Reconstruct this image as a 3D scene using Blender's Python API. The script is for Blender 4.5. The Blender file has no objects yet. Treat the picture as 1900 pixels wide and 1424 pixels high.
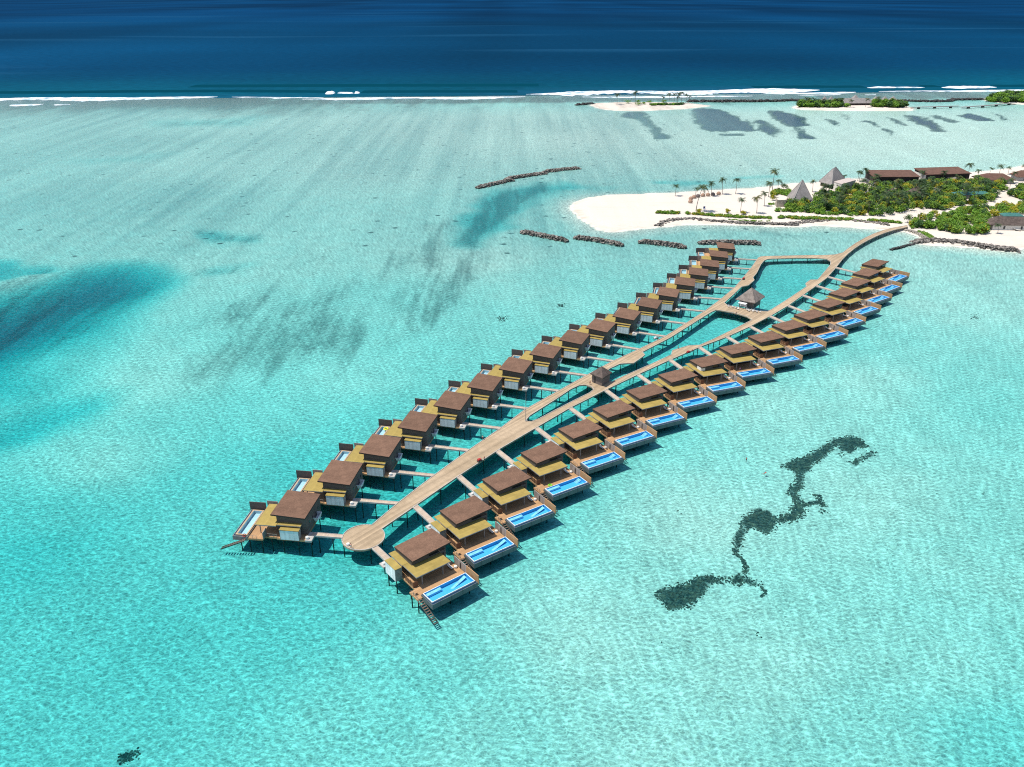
import bpy, bmesh, math, random
import numpy as np
from mathutils import Vector
from mathutils.geometry import tessellate_polygon
random.seed(7); rng = np.random.default_rng(7)
SC = bpy.context.scene
COL = SC.collection
R = math.radians

# ------------------------------------------------------------------ camera, sky, sun, exposure
F, PITCH, H = 1521.08, R(25.5432), 145.572          # focal length in pixels of the 1900 px frame
cam = bpy.data.cameras.new('camera'); cam.sensor_width = 36; cam.lens = 36 * F / 1900
cam.clip_start = 1; cam.clip_end = 90000
co = bpy.data.objects.new('camera', cam); COL.objects.link(co)
co.location = (0, 0, H); co.rotation_euler = (math.pi / 2 - PITCH, 0, 0)
SC.camera = co
SUN_EL = 67
world = bpy.data.worlds.new('World'); SC.world = world; world.use_nodes = True
wn = world.node_tree.nodes; wl = world.node_tree.links; wn.clear()
sky = wn.new('ShaderNodeTexSky'); sky.sky_type = 'NISHITA'; sky.sun_disc = False
sky.sun_elevation = R(SUN_EL); sky.sun_rotation = R(-90); sky.air_density = 1; sky.dust_density = .6
bg = wn.new('ShaderNodeBackground'); bg.inputs[1].default_value = .125
wo = wn.new('ShaderNodeOutputWorld')
wl.new(sky.outputs[0], bg.inputs[0]); wl.new(bg.outputs[0], wo.inputs[0])
sl = bpy.data.lights.new('sun', 'SUN'); sl.energy = 3.9; sl.angle = R(.53); sl.color = (1, .955, .88)
so = bpy.data.objects.new('sun', sl); COL.objects.link(so)
so.rotation_euler = (0, -R(90 - SUN_EL), 0); so.location = (-200, 0, 400)
SC.view_settings.view_transform = 'Standard'; SC.view_settings.look = 'None'
SC.view_settings.exposure = .35; SC.view_settings.gamma = 1; SC.view_settings.use_curve_mapping = False
SC.render.engine = 'CYCLES'
SC.cycles.max_bounces = 6; SC.cycles.diffuse_bounces = 2; SC.cycles.glossy_bounces = 2
SC.cycles.transmission_bounces = 4; SC.cycles.transparent_max_bounces = 12; SC.cycles.volume_bounces = 0
SC.cycles.caustics_reflective = False; SC.cycles.caustics_refractive = False
SC.cycles.use_denoising = False; SC.cycles.pixel_filter_type = 'BLACKMAN_HARRIS'; SC.cycles.filter_width = 1.1

# ------------------------------------------------------------------ helpers
def at(u, v, z=0.):
    "the point of the place, at height z, that a pixel of the photograph (1900 wide) shows"
    x = u - 950; y = v - 712
    dy = F * math.cos(PITCH) - y * math.sin(PITCH); dz = -F * math.sin(PITCH) - y * math.cos(PITCH)
    t = (z - H) / dz
    return (x * t, dy * t)

def zz(box, scale):                                   # pixels read in an enlarged crop -> pixels of the photograph
    return lambda pts: [(box[0] + a * scale, box[1] + b * scale) for a, b in pts]
C7 = zz((1040, 280), .23158); C8 = zz((1400, 280), .26316); B1 = zz((1080, 140), .21053); B2 = zz((1440, 140), .24211)
D2 = zz((1400, 290), .13684); D1 = zz((1660, 280), .12638); E5 = zz((1180, 780), .26681); F4 = zz((700, 280), .22105)

class MB:
    def __init__(s, flip=False): s.v = []; s.f = []; s.m = []; s.flip = flip; s.cur = 0
    def add(s, vs, fs):
        n = len(s.v); s.v += [tuple(p) for p in vs]
        s.f += [tuple(n + i for i in f) for f in fs]; s.m += [s.cur] * len(fs); return s
    def box(s, x0, x1, y0, y1, z0, z1):
        return s.prism([(x0, y0), (x1, y0), (x1, y1), (x0, y1)], z0, z1)
    def prism(s, poly, z0, z1):                       # poly: counter-clockwise xy; z may be a list per corner
        n = len(poly); a = z0 if isinstance(z0, (list, tuple)) else [z0] * n; b = z1 if isinstance(z1, (list, tuple)) else [z1] * n
        vs = [(p[0], p[1], a[i]) for i, p in enumerate(poly)] + [(p[0], p[1], b[i]) for i, p in enumerate(poly)]
        fs = [tuple(range(n - 1, -1, -1)), tuple(range(n, 2 * n))] + [(i, (i + 1) % n, n + (i + 1) % n, n + i) for i in range(n)]
        return s.add(vs, fs)
    def obox(s, c, d, half_w, half_l, z0, z1):        # box about c with its length along the direction d
        l = math.hypot(*d); ux, uy = d[0] / l, d[1] / l
        q = [(-half_l, -half_w), (half_l, -half_w), (half_l, half_w), (-half_l, half_w)]
        return s.prism([(c[0] + a * ux - b * uy, c[1] + a * uy + b * ux) for a, b in q], z0, z1)
    def tube(s, pts, rads, n=6, cap=True):
        vs = []; fs = []
        for i, p in enumerate(pts):
            p = Vector(p); a = Vector(pts[max(i - 1, 0)]); b = Vector(pts[min(i + 1, len(pts) - 1)])
            d = (b - a).normalized(); u = d.orthogonal().normalized(); w = d.cross(u)
            if abs(d.z) > .95: u = Vector((1, 0, 0)); w = d.cross(u).normalized(); u = w.cross(d)
            for k in range(n):
                t = 2 * math.pi * k / n; vs.append(p + (u * math.cos(t) + w * math.sin(t)) * rads[i])
        for i in range(len(pts) - 1):
            for k in range(n):
                fs.append((i * n + k, i * n + (k + 1) % n, (i + 1) * n + (k + 1) % n, (i + 1) * n + k))
        if cap: fs += [tuple(range(n - 1, -1, -1)), tuple(range((len(pts) - 1) * n, len(pts) * n))]
        return s.add(vs, fs)
    def mesh(s, name, mats, smooth=False):
        me = bpy.data.meshes.new(name)
        vs = [(x, -y, z) for x, y, z in s.v] if s.flip else s.v
        fs = [f[::-1] for f in s.f] if s.flip else s.f
        me.from_pydata(vs, [], fs)
        for m in (mats if isinstance(mats, (list, tuple)) else [mats]): me.materials.append(m)
        me.polygons.foreach_set('material_index', s.m)
        if smooth: me.polygons.foreach_set('use_smooth', [True] * len(me.polygons))
        me.update(); return me
    def build(s, name, mats, parent=None, loc=(0, 0, 0), rz=0, smooth=False):
        o = bpy.data.objects.new(name, s.mesh(name, mats, smooth)); COL.objects.link(o)
        o.location = loc; o.rotation_euler = (0, 0, rz)
        if parent: o.parent = parent
        return o

def tag(o, label, cat, group=None, kind=None):
    o['label'] = label; o['category'] = cat
    if group: o['group'] = group
    if kind: o['kind'] = kind
    return o
def structure(o, kind='structure'): o['kind'] = kind; return o
def empty(name, loc, rz=0):
    o = bpy.data.objects.new(name, None); COL.objects.link(o); o.location = loc; o.rotation_euler = (0, 0, rz)
    o.empty_display_size = .5; return o
def inst(o, parent=None, loc=None, rz=None):
    c = o.copy(); COL.objects.link(c)
    c.parent = parent
    if loc is not None: c.location = loc
    if rz is not None: c.rotation_euler = (0, 0, rz)
    return c
def dup(root, loc, rz, scale=1.):
    c = root.copy(); COL.objects.link(c); c.location = loc; c.rotation_euler = (0, 0, rz); c.scale = (scale,) * 3
    for ch in list(root.children):
        d = ch.copy(); COL.objects.link(d); d.parent = c
        for g in list(ch.children):
            e = g.copy(); COL.objects.link(e); e.parent = d
    return c

# ------------------------------------------------------------------ node helpers
class NT:
    def __init__(s, name):
        s.m = bpy.data.materials.new(name); s.m.use_nodes = True; s.t = s.m.node_tree; s.t.nodes.clear()
        s.out = s.t.nodes.new('ShaderNodeOutputMaterial')
    def n(s, ty, **kw):
        q = s.t.nodes.new(ty); ins = kw.pop('ins', {})
        for k, v in kw.items(): setattr(q, k, v)
        for k, v in ins.items(): s.put(q.inputs[k], v)
        return q
    def put(s, sock, v):
        if isinstance(v, bpy.types.NodeSocket): s.t.links.new(v, sock)
        elif isinstance(v, (tuple, list)) and len(v) == 3 and sock.type == 'RGBA': sock.default_value = (*v, 1)
        else: sock.default_value = v
    def math(s, op, a, b=0., c=None, clamp=False):
        q = s.n('ShaderNodeMath', operation=op, use_clamp=clamp); s.put(q.inputs[0], a); s.put(q.inputs[1], b)
        if c is not None: s.put(q.inputs[2], c)
        return q.outputs[0]
    def ramp(s, v, a, b, lo=0., hi=1.):
        q = s.n('ShaderNodeMapRange', interpolation_type='SMOOTHSTEP'); s.put(q.inputs[0], v)
        q.inputs[1].default_value = a; q.inputs[2].default_value = b; q.inputs[3].default_value = lo; q.inputs[4].default_value = hi
        return q.outputs[0]
    def mix(s, f, a, b, mode='MIX'):
        q = s.n('ShaderNodeMix', data_type='RGBA', blend_type=mode); s.put(q.inputs[0], f); s.put(q.inputs[6], a); s.put(q.inputs[7], b)
        return q.outputs[2]
    def noise(s, vec, scale, detail=3., rough=.55, dist=0.):
        q = s.n('ShaderNodeTexNoise'); s.put(q.inputs['Vector'], vec); q.inputs['Scale'].default_value = scale
        q.inputs['Detail'].default_value = detail; q.inputs['Roughness'].default_value = rough; q.inputs['Distortion'].default_value = dist
        return q.outputs[0]
    def mapping(s, vec, scale=(1, 1, 1), rot=(0, 0, 0), loc=(0, 0, 0)):
        q = s.n('ShaderNodeMapping'); s.put(q.inputs[0], vec); q.inputs[1].default_value = loc; q.inputs[2].default_value = rot; q.inputs[3].default_value = scale
        return q.outputs[0]
    def pos(s): return s.n('ShaderNodeNewGeometry').outputs['Position']
    def obj(s): return s.n('ShaderNodeTexCoord').outputs['Object']
    def rand(s): return s.n('ShaderNodeObjectInfo').outputs['Random']
    def bsdf(s, color, rough=.7, spec=.3, normal=None, **ins):
        q = s.n('ShaderNodeBsdfPrincipled'); s.put(q.inputs['Base Color'], color); s.put(q.inputs['Roughness'], rough)
        s.put(q.inputs['Specular IOR Level'], spec)
        for k, v in ins.items(): s.put(q.inputs[k], v)
        if normal is not None: s.put(q.inputs['Normal'], normal)
        s.t.links.new(q.outputs[0], s.out.inputs[0]); return q
    def bump(s, h, strength=.3, dist=.1):
        q = s.n('ShaderNodeBump'); q.inputs['Strength'].default_value = strength; q.inputs['Distance'].default_value = dist; s.put(q.inputs['Height'], h)
        return q.outputs[0]

def mat_plain(name, col, rough=.7, spec=.3, var=.18, scale=1.5, objvar=.0):
    t = NT(name); p = t.obj(); n = t.noise(p, scale, 5, .6)
    f = t.ramp(n, .3, .7, 1 - var, 1 + var)
    if objvar: f = t.math('MULTIPLY', f, t.math('ADD', t.math('MULTIPLY', t.rand(), objvar), 1 - objvar / 2))
    t.bsdf(t.mix(1., col, f, 'MULTIPLY'), rough, spec); return t.m

def mat_boards(name, col, dirn, width, var=.25, gap=.55, rough=.75, objvar=.1, col2=None):
    "planks: dirn = axis across the boards"
    t = NT(name); p = t.obj(); sp = t.n('ShaderNodeSeparateXYZ'); t.put(sp.inputs[0], p)
    c = sp.outputs['XYZ'.index(dirn)]
    s = t.math('DIVIDE', c, width); i = t.math('FLOOR', s); fr = t.math('FRACT', s)
    wnz = t.n('ShaderNodeTexWhiteNoise', noise_dimensions='1D'); t.put(wnz.inputs['W'], i)
    f = t.math('ADD', t.math('MULTIPLY', wnz.outputs[0], var), 1 - var / 2)
    f = t.math('MULTIPLY', f, t.ramp(t.noise(p, .35, 5, .65), .3, .7, .84, 1.12))
    f = t.math('MULTIPLY', f, t.ramp(fr, 0, .12, gap, 1))
    f = t.math('MULTIPLY', f, t.math('ADD', t.math('MULTIPLY', t.rand(), objvar), 1 - objvar / 2))
    base = t.mix(t.ramp(t.noise(p, .22, 4), .42, .62), col, col2) if col2 else col
    t.bsdf(t.mix(1., base, f, 'MULTIPLY'), rough, .2); return t.m

def mat_shingle(name, col, var=.35, sc=(2.2, 5.5)):
    t = NT(name); p = t.obj()
    br = t.n('ShaderNodeTexBrick'); t.put(br.inputs['Vector'], p); br.inputs['Scale'].default_value = 1.
    br.inputs['Brick Width'].default_value = .5; br.inputs['Row Height'].default_value = .22; br.inputs['Mortar Size'].default_value = .012
    br.inputs['Color1'].default_value = (.88, .88, .88, 1); br.inputs['Color2'].default_value = (1.1, 1.1, 1.1, 1); br.inputs['Mortar'].default_value = (.55, .55, .55, 1)
    f = t.math('MULTIPLY', t.ramp(t.noise(p, .3, 6, .7), .3, .7, .82, 1.16), t.math('ADD', t.math('MULTIPLY', t.rand(), .16), .92))
    f = t.math('MULTIPLY', f, t.ramp(t.noise(p, 3.5, 4, .75), .3, .7, .88, 1.12))
    c = t.mix(1., t.mix(1., col, br.outputs[0], 'MULTIPLY'), f, 'MULTIPLY')
    t.bsdf(c, .85, .15); return t.m

M = {}
M['roof'] = mat_shingle('brown_shingle', (.19, .108, .07))
M['fascia'] = mat_plain('dark_fascia', (.04, .03, .027), .7)
M['yellow'] = mat_boards('yellow_roofing', (.36, .265, .075), 'X', .62, .07, .86, .7, .12)
M['trim'] = mat_plain('grey_trim', (.26, .25, .23))
M['wall'] = mat_boards('grey_wall_boards', (.13, .115, .1), 'Z', .3, .25, .7, .8, .1)
M['panel'] = mat_boards('pale_panel', (.84, .84, .82), 'X', 1.38, .05, .72, .6, .06)
M['deck'] = mat_boards('orange_deck', (.47, .28, .14), 'X', .18, .3, .6, .75, .16)
M['decklight'] = mat_boards('weathered_deck', (.50, .35, .225), 'X', .3, .2, .72, .8, .06)
M['bridge'] = mat_boards('bridge_planks', (.49, .385, .29), 'X', .36, .18, .7, .8, .08)
M['slab'] = mat_plain('pale_concrete', (.44, .41, .37), .8, .2, .15, .8)
M['tank'] = mat_boards('tank_grey', (.12, .15, .15), 'Y', 3.62, .08, .55, .6, .06)
M['rim'] = mat_plain('white_rim', (.78, .77, .74), .5)
M['tanrim'] = mat_plain('tan_rim', (.46, .33, .2), .7)
M['pool'] = mat_plain('blue_pool_tile', (.10, .46, .78), .4, .3, .06, 2.)
M['poolstep'] = mat_plain('pale_pool_step', (.32, .62, .82), .4)
M['palepool'] = mat_plain('pale_pool_tile', (.5, .66, .72), .4, .3, .08, 1.)
M['woodscreen'] = mat_boards('orange_screen', (.47, .27, .13), 'Z', .28, .16, .72, .75, .2)
M['greyscreen'] = mat_boards('grey_screen', (.33, .29, .26), 'X', .3, .3, .65, .8, .15)
M['darkscreen'] = mat_boards('dark_screen', (.12, .095, .085), 'Z', .35, .2, .7, .8, .12)
M['slat'] = mat_boards('brown_slats', (.2, .1, .055), 'Z', .25, .2, .6)
M['stair'] = mat_boards('stair_wood', (.15, .11, .085), 'X', .7, .2, .5)
M['pile'] = mat_plain('dark_pile', (.035, .033, .03), .8)
M['white'] = mat_plain('white_paint', (.8, .79, .76), .5, .3, .05)
M['furn'] = mat_plain('dark_furniture', (.06, .055, .05))
M['cushion'] = mat_plain('cream_cushion', (.68, .63, .55))
M['thatch'] = None
t = NT('glass'); t.bsdf((.012, .016, .02), .08, .5); M['glass'] = t.m

def mat_thatch(name, col):
    t = NT(name); p = t.obj()
    a = t.noise(t.mapping(p, (6, 6, .6)), 1., 5, .7); b = t.noise(p, .6, 4)
    f = t.math('MULTIPLY', t.ramp(a, .25, .75, .5, 1.4), t.ramp(b, .3, .7, .75, 1.2))
    t.bsdf(t.mix(1., col, f, 'MULTIPLY'), .95, .05, t.bump(a, .8, .2)); return t.m
M['thatch'] = mat_thatch('thatch', (.26, .215, .185))
M['thatchdark'] = mat_thatch('dark_thatch', (.13, .1, .085))

def mat_water_glass(name, tint, rough=.05, fac=.6):
    t = NT(name); p = t.pos()
    nb = t.bump(t.noise(p, 1.4, 3), .25, .1)
    fr = t.n('ShaderNodeFresnel', ins={'IOR': 1.25, 'Normal': nb})
    tr = t.n('ShaderNodeBsdfTransparent'); t.put(tr.inputs[0], tint)
    gl = t.n('ShaderNodeBsdfGlossy', ins={'Roughness': rough, 'Normal': nb})
    mx = t.n('ShaderNodeMixShader'); t.put(mx.inputs[0], t.math('MULTIPLY', fr.outputs[0], fac)); t.put(mx.inputs[1], tr.outputs[0]); t.put(mx.inputs[2], gl.outputs[0])
    t.put(t.out.inputs[0], mx.outputs[0]); return t.m
M['poolwater'] = mat_water_glass('pool_water', (.80, .95, 1.))
t = NT('overflow_water'); t.bsdf((.012, .04, .085), .15, .4); M['troughwater'] = t.m
M['palepoolwater'] = mat_water_glass('pale_pool_water', (.85, .95, .98), .05, 1.)

# ------------------------------------------------------------------ the lagoon: bed, water, ocean
def W(pts, z=0.): return [at(u, v, z) for u, v in pts]
def seg_dist(px, py, poly, closed=True):
    d = np.full(px.shape, 1e9); n = len(poly)
    for i in range(n if closed else n - 1):
        ax, ay = poly[i]; bx, by = poly[(i + 1) % n]
        ex, ey = bx - ax, by - ay; L = ex * ex + ey * ey + 1e-9
        s = np.clip(((px - ax) * ex + (py - ay) * ey) / L, 0, 1)
        d = np.minimum(d, np.hypot(px - ax - s * ex, py - ay - s * ey))
    return d
def inside(px, py, poly):
    c = np.zeros(px.shape, bool); n = len(poly)
    for i in range(n):
        ax, ay = poly[i]; bx, by = poly[(i + 1) % n]
        if ay == by: continue
        k = (ay > py) != (by > py)
        c ^= k & (px < (bx - ax) * (py - ay) / (by - ay) + ax)
    return c
def sdf(px, py, poly):
    d = seg_dist(px, py, poly); return np.where(inside(px, py, poly), d, -d)
def smooth(a, b, x):
    t = np.clip((x - a) / (b - a), 0, 1); return t * t * (3 - 2 * t)

MAIN = W([(1060.8, 384), (1065.5, 375), (1086, 367), (1132, 361.5), (1202, 359.6), (1248, 357.6), (1295, 355), (1341, 353), (1387, 350), (1420, 347.5), (1447, 343), (1518, 338), (1579, 332.6), (1640, 330), (1702, 328), (1795, 321), (1847, 316), (1900, 307.6), (2150, 280),
    (2300, 520), (2000, 476), (1930, 468), (1900, 462.5), (1895, 468), (1887, 469.5), (1834, 464), (1768, 457.6), (1720, 455), (1701, 452), (1712, 445), (1702.6, 438), (1690, 434), (1676, 430), (1660, 430), (1637, 427), (1584, 422.5), (1518, 420), (1433.7, 420.6), (1364, 418), (1271.6, 418.5), (1216, 423.6), (1179, 428), (1137, 432.8), (1109.5, 428), (1093, 416.6), (1070, 402.7), (1060.8, 391)])
ISL1 = W(B1([(70, 262), (140, 292), (250, 308), (480, 316), (700, 308), (900, 298), (1140, 270), (1000, 256), (900, 240), (300, 240), (100, 248)]))
ISL2 = W(B2([(125, 245), (180, 263), (400, 270), (700, 272), (1040, 272), (1062, 258), (1000, 240), (900, 228), (300, 218), (150, 232)]))
ISL3 = W(B2([(1580, 188), (1700, 208), (1900, 225), (2300, 250), (2300, 170), (1850, 165), (1640, 168)]))
ISLES = [(MAIN, 1.7), (ISL1, 1.8), (ISL2, 1.8), (ISL3, 1.8)]
REEF_A, REEF_B = at(0, 186), at(1900, 170)
def reef_y(x): return REEF_A[1] + (x - REEF_A[0]) * (REEF_B[1] - REEF_A[1]) / (REEF_B[0] - REEF_A[0])

DEPTHS = [(60, 1400, 4.0), (60, 1000, 4.4), (300, 1200, 4.1), (500, 1150, 3.9), (700, 1300, 3.1), (900, 1400, 2.5), (1200, 1400, 2.0), (1600, 1400, 2.3), (1880, 1400, 3.2), (1700, 1200, 2.0), (1400, 1200, 1.75), (1100, 1150, 1.7), (1300, 950, 1.4), (1600, 900, 1.4), (1850, 1000, 1.8), (1850, 750, 1.8), (1600, 700, 1.3), (1450, 750, 1.3), (1750, 550, 1.2), (1650, 480, 1.0), (1850, 490, 1.1),
    (400, 900, 3.2), (200, 850, 1.9), (100, 950, 3.3), (500, 760, 2.3), (650, 700, 1.9), (300, 700, 1.7), (700, 560, 2.0), (500, 480, 1.5), (300, 400, 1.4), (100, 400, 1.5), (100, 300, 1.4), (400, 300, 1.2), (700, 300, 1.0), (900, 260, .8), (1100, 260, .55), (1300, 280, .6), (1600, 270, .55), (1850, 260, .55), (750, 450, 1.4), (900, 480, 1.0), (1000, 540, 1.7), (900, 600, 2.0), (1100, 520, 1.8), (1150, 470, 1.4), (1300, 450, 1.2), (1500, 440, 1.2), (1450, 520, 2.4), (1250, 650, 2.9), (1000, 760, 3.2), (800, 900, 3.9), (650, 960, 4.3), (850, 650, 2.2), (700, 780, 2.7), (560, 860, 3.6), (1480, 650, 2.2)]
NR, NC = 520, 560
rows = 30 * (1800 / 30) ** (np.linspace(0, 1, NR)); cols = np.linspace(-1.35, 1.35, NC)
YY, TT = np.meshgrid(rows, cols, indexing='ij'); XX = TT * (YY + 70)
def bed_depth(px, py):
    slant = np.minimum(1, 2.15 / np.sqrt(1 + (py / 145.) ** 2))      # bed raised with camera distance to make up for unrefracted light paths
    num = np.zeros(px.shape); den = np.zeros(px.shape)
    lp = np.log(py + 60); 
    for u, v, d in DEPTHS:
        x, y = at(u, v)
        q = ((px - x) / (py + 60)) ** 2 + (lp - math.log(y + 60)) ** 2 + .0012
        w = 1 / q ** 1.6; num += w * d; den += w
    return num / den * slant
def vnoise(px, py, scale, seed):                     # smooth value noise
    g = np.random.default_rng(seed).random((64, 64)); a = px / scale; b = py / scale
    i = np.floor(a).astype(int); j = np.floor(b).astype(int); fa = a - i; fb = b - j
    fa = fa * fa * (3 - 2 * fa); fb = fb * fb * (3 - 2 * fb)
    q = lambda m, n: g[m % 64, n % 64]
    return (q(i, j) * (1 - fa) + q(i + 1, j) * fa) * (1 - fb) + (q(i, j + 1) * (1 - fa) + q(i + 1, j + 1) * fa) * fb
BASINS_AND_SHADE = [([(560, 1005), (700, 1015), (820, 960), (900, 900), (1060, 800), (1200, 735), (1420, 610), (1570, 500), (1500, 470), (1410, 475), (1280, 570), (1100, 660), (900, 775), (620, 940)], .8, 12), ([(-150, 545), (0, 552), (60, 535), (150, 512), (192, 508), (200, 530), (160, 575), (100, 630), (40, 672), (0, 700), (-150, 735)], 11, 46), ([(-100, 480), (60, 490), (80, 500), (-100, 520)], 3, 12),  # far-left and small streak entries: cloud shadow shaped as deeper bed
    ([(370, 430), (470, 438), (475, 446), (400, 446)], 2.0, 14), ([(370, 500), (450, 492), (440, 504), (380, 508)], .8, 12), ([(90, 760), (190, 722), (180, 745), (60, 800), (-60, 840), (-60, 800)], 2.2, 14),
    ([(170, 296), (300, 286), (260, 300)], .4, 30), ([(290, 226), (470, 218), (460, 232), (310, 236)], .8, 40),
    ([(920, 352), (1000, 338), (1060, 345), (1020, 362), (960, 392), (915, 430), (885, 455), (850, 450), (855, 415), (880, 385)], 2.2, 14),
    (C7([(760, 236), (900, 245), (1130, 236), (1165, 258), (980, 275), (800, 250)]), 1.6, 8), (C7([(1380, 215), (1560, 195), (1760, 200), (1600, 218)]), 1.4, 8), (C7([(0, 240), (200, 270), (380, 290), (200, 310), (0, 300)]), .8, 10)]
WEED_AND_SHADE = [([(360, 426), (440, 432), (480, 444), (470, 450), (400, 446)], .5, 16), ([(270, 455), (350, 452), (340, 464), (280, 462)], .42, 14), ([(355, 498), (460, 490), (450, 506), (370, 510)], .42, 14), ([(280, 228), (480, 218), (470, 232), (300, 238)], .5, 40), ([(130, 296), (320, 284), (270, 302)], .36, 30), ([(855, 448), (905, 455), (880, 520), (845, 580), (800, 605), (785, 590), (812, 530), (832, 470)], .56, 22), ([(-100, 520), (200, 500), (330, 520), (250, 610), (100, 700), (-100, 760)], .5, 60), ([(340, 590), (430, 530), (560, 520), (720, 500), (740, 610), (660, 670), (520, 675), (400, 665)], .53, 34), ([(700, 560), (720, 480), (790, 420), (850, 400), (840, 520), (800, 610), (730, 640)], .54, 34), ([(350, 655), (385, 610), (420, 590), (500, 612), (560, 590), (650, 552), (712, 600), (690, 640), (640, 665), (560, 672), (480, 668), (430, 640)], .55, 30), ([(405, 560), (470, 548), (475, 560), (410, 575)], .6, 8),  # first and far-left patches paint cloud shade into the bed colour
    ([(905, 360), (1000, 340), (1060, 348), (1020, 365), (955, 395), (915, 430), (885, 460), (850, 455), (850, 415), (875, 385)], .66, 18), ([(835, 400), (850, 395), (850, 470), (835, 500), (826, 450)], .42, 8),
    ([(250, 470), (500, 440), (700, 420), (800, 470), (650, 545), (400, 560), (230, 540)], .3, 60), ([(745, 480), (790, 470), (770, 540), (740, 520)], .4, 12),
    (C8([(0, 545), (120, 555), (330, 590), (320, 612), (180, 608), (40, 590)]), .5, 4),
    (B1([(340, 325), (500, 315), (580, 340), (640, 420), (720, 480), (780, 560), (620, 560), (600, 520), (560, 450), (480, 390), (350, 370)]), .95, 9),
    (B1([(930, 305), (1080, 285), (1230, 300), (1380, 365), (1480, 420), (1560, 490), (1300, 495), (1280, 507), (1060, 485), (1000, 410)]), 1.05, 8), (B1([(1500, 375), (1620, 400), (1770, 500), (1700, 545), (1550, 480)]), .95, 8), (B1([(1200, 515), (1450, 510), (1430, 535), (1230, 535)]), .9, 5),
    (B1([(1625, 300), (1750, 310), (1900, 345), (1980, 380), (2000, 440), (1880, 470), (1780, 450), (1660, 380)]), .95, 8), (B2([(0, 265), (110, 293), (160, 370), (220, 430), (310, 480), (180, 485), (110, 390), (0, 350)]), .95, 8), (B2([(370, 330), (470, 350), (510, 395), (430, 380)]), .9, 5), (B2([(630, 325), (720, 350), (910, 440), (890, 465), (750, 390), (670, 360)]), .9, 6),
    (B2([(820, 305), (930, 330), (1020, 385), (960, 388), (860, 340)]), .75, 6), (B2([(990, 300), (1120, 318), (1250, 370), (1300, 435), (1200, 432), (1170, 400), (1070, 370), (1000, 330)]), .95, 7), (B2([(1120, 290), (1250, 310), (1420, 355), (1340, 368), (1210, 330)]), .85, 6), (B2([(1390, 312), (1470, 288), (1600, 310), (1690, 350), (1540, 354)]), 1., 6), (B2([(1620, 270), (1700, 290), (1790, 342), (1730, 348), (1680, 300)]), .85, 5), (B2([(470, 285), (560, 300), (620, 370), (570, 360), (490, 320)]), .55, 6), (B2([(180, 460), (310, 470), (300, 490), (200, 488)]), .95, 4)]
CORAL = [(E5([(140, 1185), (250, 1150), (370, 1120), (440, 1082), (500, 1078), (600, 1090), (600, 1122), (490, 1132), (490, 1180), (420, 1240), (380, 1290), (230, 1310), (190, 1260)])), E5([(620, 1100), (740, 1060), (780, 1095), (860, 1130), (840, 1150), (760, 1125), (700, 1140), (630, 1120)]), E5([(690, 885), (678, 830), (708, 775), (750, 745), (772, 760), (740, 820), (735, 885)]), E5([(720, 720), (760, 670), (860, 618), (930, 640), (975, 700), (960, 760), (910, 785), (850, 762), (770, 745)]),
    E5([(980, 680), (1070, 670), (1110, 640), (1115, 560), (1150, 560), (1150, 670), (1100, 690), (1000, 702)]), E5([(1100, 560), (1060, 500), (1070, 465), (1105, 440), (1115, 400), (1120, 370), (1165, 370), (1150, 420), (1165, 475), (1120, 500), (1140, 540), (1150, 570)]), E5([(1020, 320), (1080, 282), (1180, 250), (1240, 222), (1320, 172), (1390, 132), (1500, 106), (1560, 130), (1612, 183), (1540, 195), (1490, 225), (1430, 210), (1410, 165), (1320, 235), (1230, 315), (1200, 350), (1130, 370)]), E5([(1488, 292), (1560, 258), (1640, 215), (1675, 222), (1600, 265), (1530, 306)])]
CORAL.append(zz((0, 1000), .2978)([(735, 1310), (790, 1290), (835, 1280), (838, 1310), (790, 1340), (740, 1355)]))
WEED_AND_SHADE += [(p, .85, 1.5) for p in CORAL]
land = np.full(XX.shape, -1e9); landh = np.zeros(XX.shape)
for poly, top in ISLES:
    s = sdf(XX, YY, poly) + (vnoise(XX, YY, 14, 3) - .5) * 3
    land = np.maximum(land, s); landh = np.maximum(landh, np.minimum(np.maximum(s, 0) * .13, top))
dep = bed_depth(XX, YY)
for poly, d, soft in BASINS_AND_SHADE:
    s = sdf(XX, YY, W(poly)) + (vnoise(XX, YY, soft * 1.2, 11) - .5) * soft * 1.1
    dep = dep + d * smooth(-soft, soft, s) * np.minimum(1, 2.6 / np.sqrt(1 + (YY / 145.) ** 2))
ry = reef_y(XX)
rf = np.maximum(smooth(130, 70, ry - YY) * .85, smooth(360, 30, ry - YY) * (.55 + .75 * vnoise(XX, YY, 160, 5)) * (.45 + .55 * smooth(500, -300, XX)))
dep = np.where(ry - YY < 260, dep + (.45 - dep) * smooth(260, 40, ry - YY), dep)
dep = np.minimum(dep, np.maximum(-land, 0) * .035 + .06)
dep = dep + np.where(YY > ry, (YY - ry) * .15, 0)
dep = np.maximum(dep * .9, .05) + (vnoise(XX, YY, 9, 2) - .5) * .12 * np.minimum(dep, 1)
ZZ = np.where(land > 0, landh + (vnoise(XX, YY, 12, 8) - .5) * .25 * smooth(4, 12, land), -dep)
weed_shade = np.zeros(XX.shape)
for poly, a, soft in WEED_AND_SHADE:
    s = sdf(XX, YY, W(poly, -1.3 if soft < 2 else 0.)) + (vnoise(XX - .25 * YY, YY * .3, soft * .9, 21) - .5) * soft * 1.3 + (vnoise(XX, YY * .4, soft * .35, 22) - .5) * soft * .6; weed_shade = np.maximum(weed_shade, a * smooth(-soft, soft, s))
speck = smooth(420, 60, XX) * smooth(290, 620, YY) * smooth(1300, 1150, YY) * (.6 + .6 * vnoise(XX, YY, 130, 6)) * (land < 0)
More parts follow.
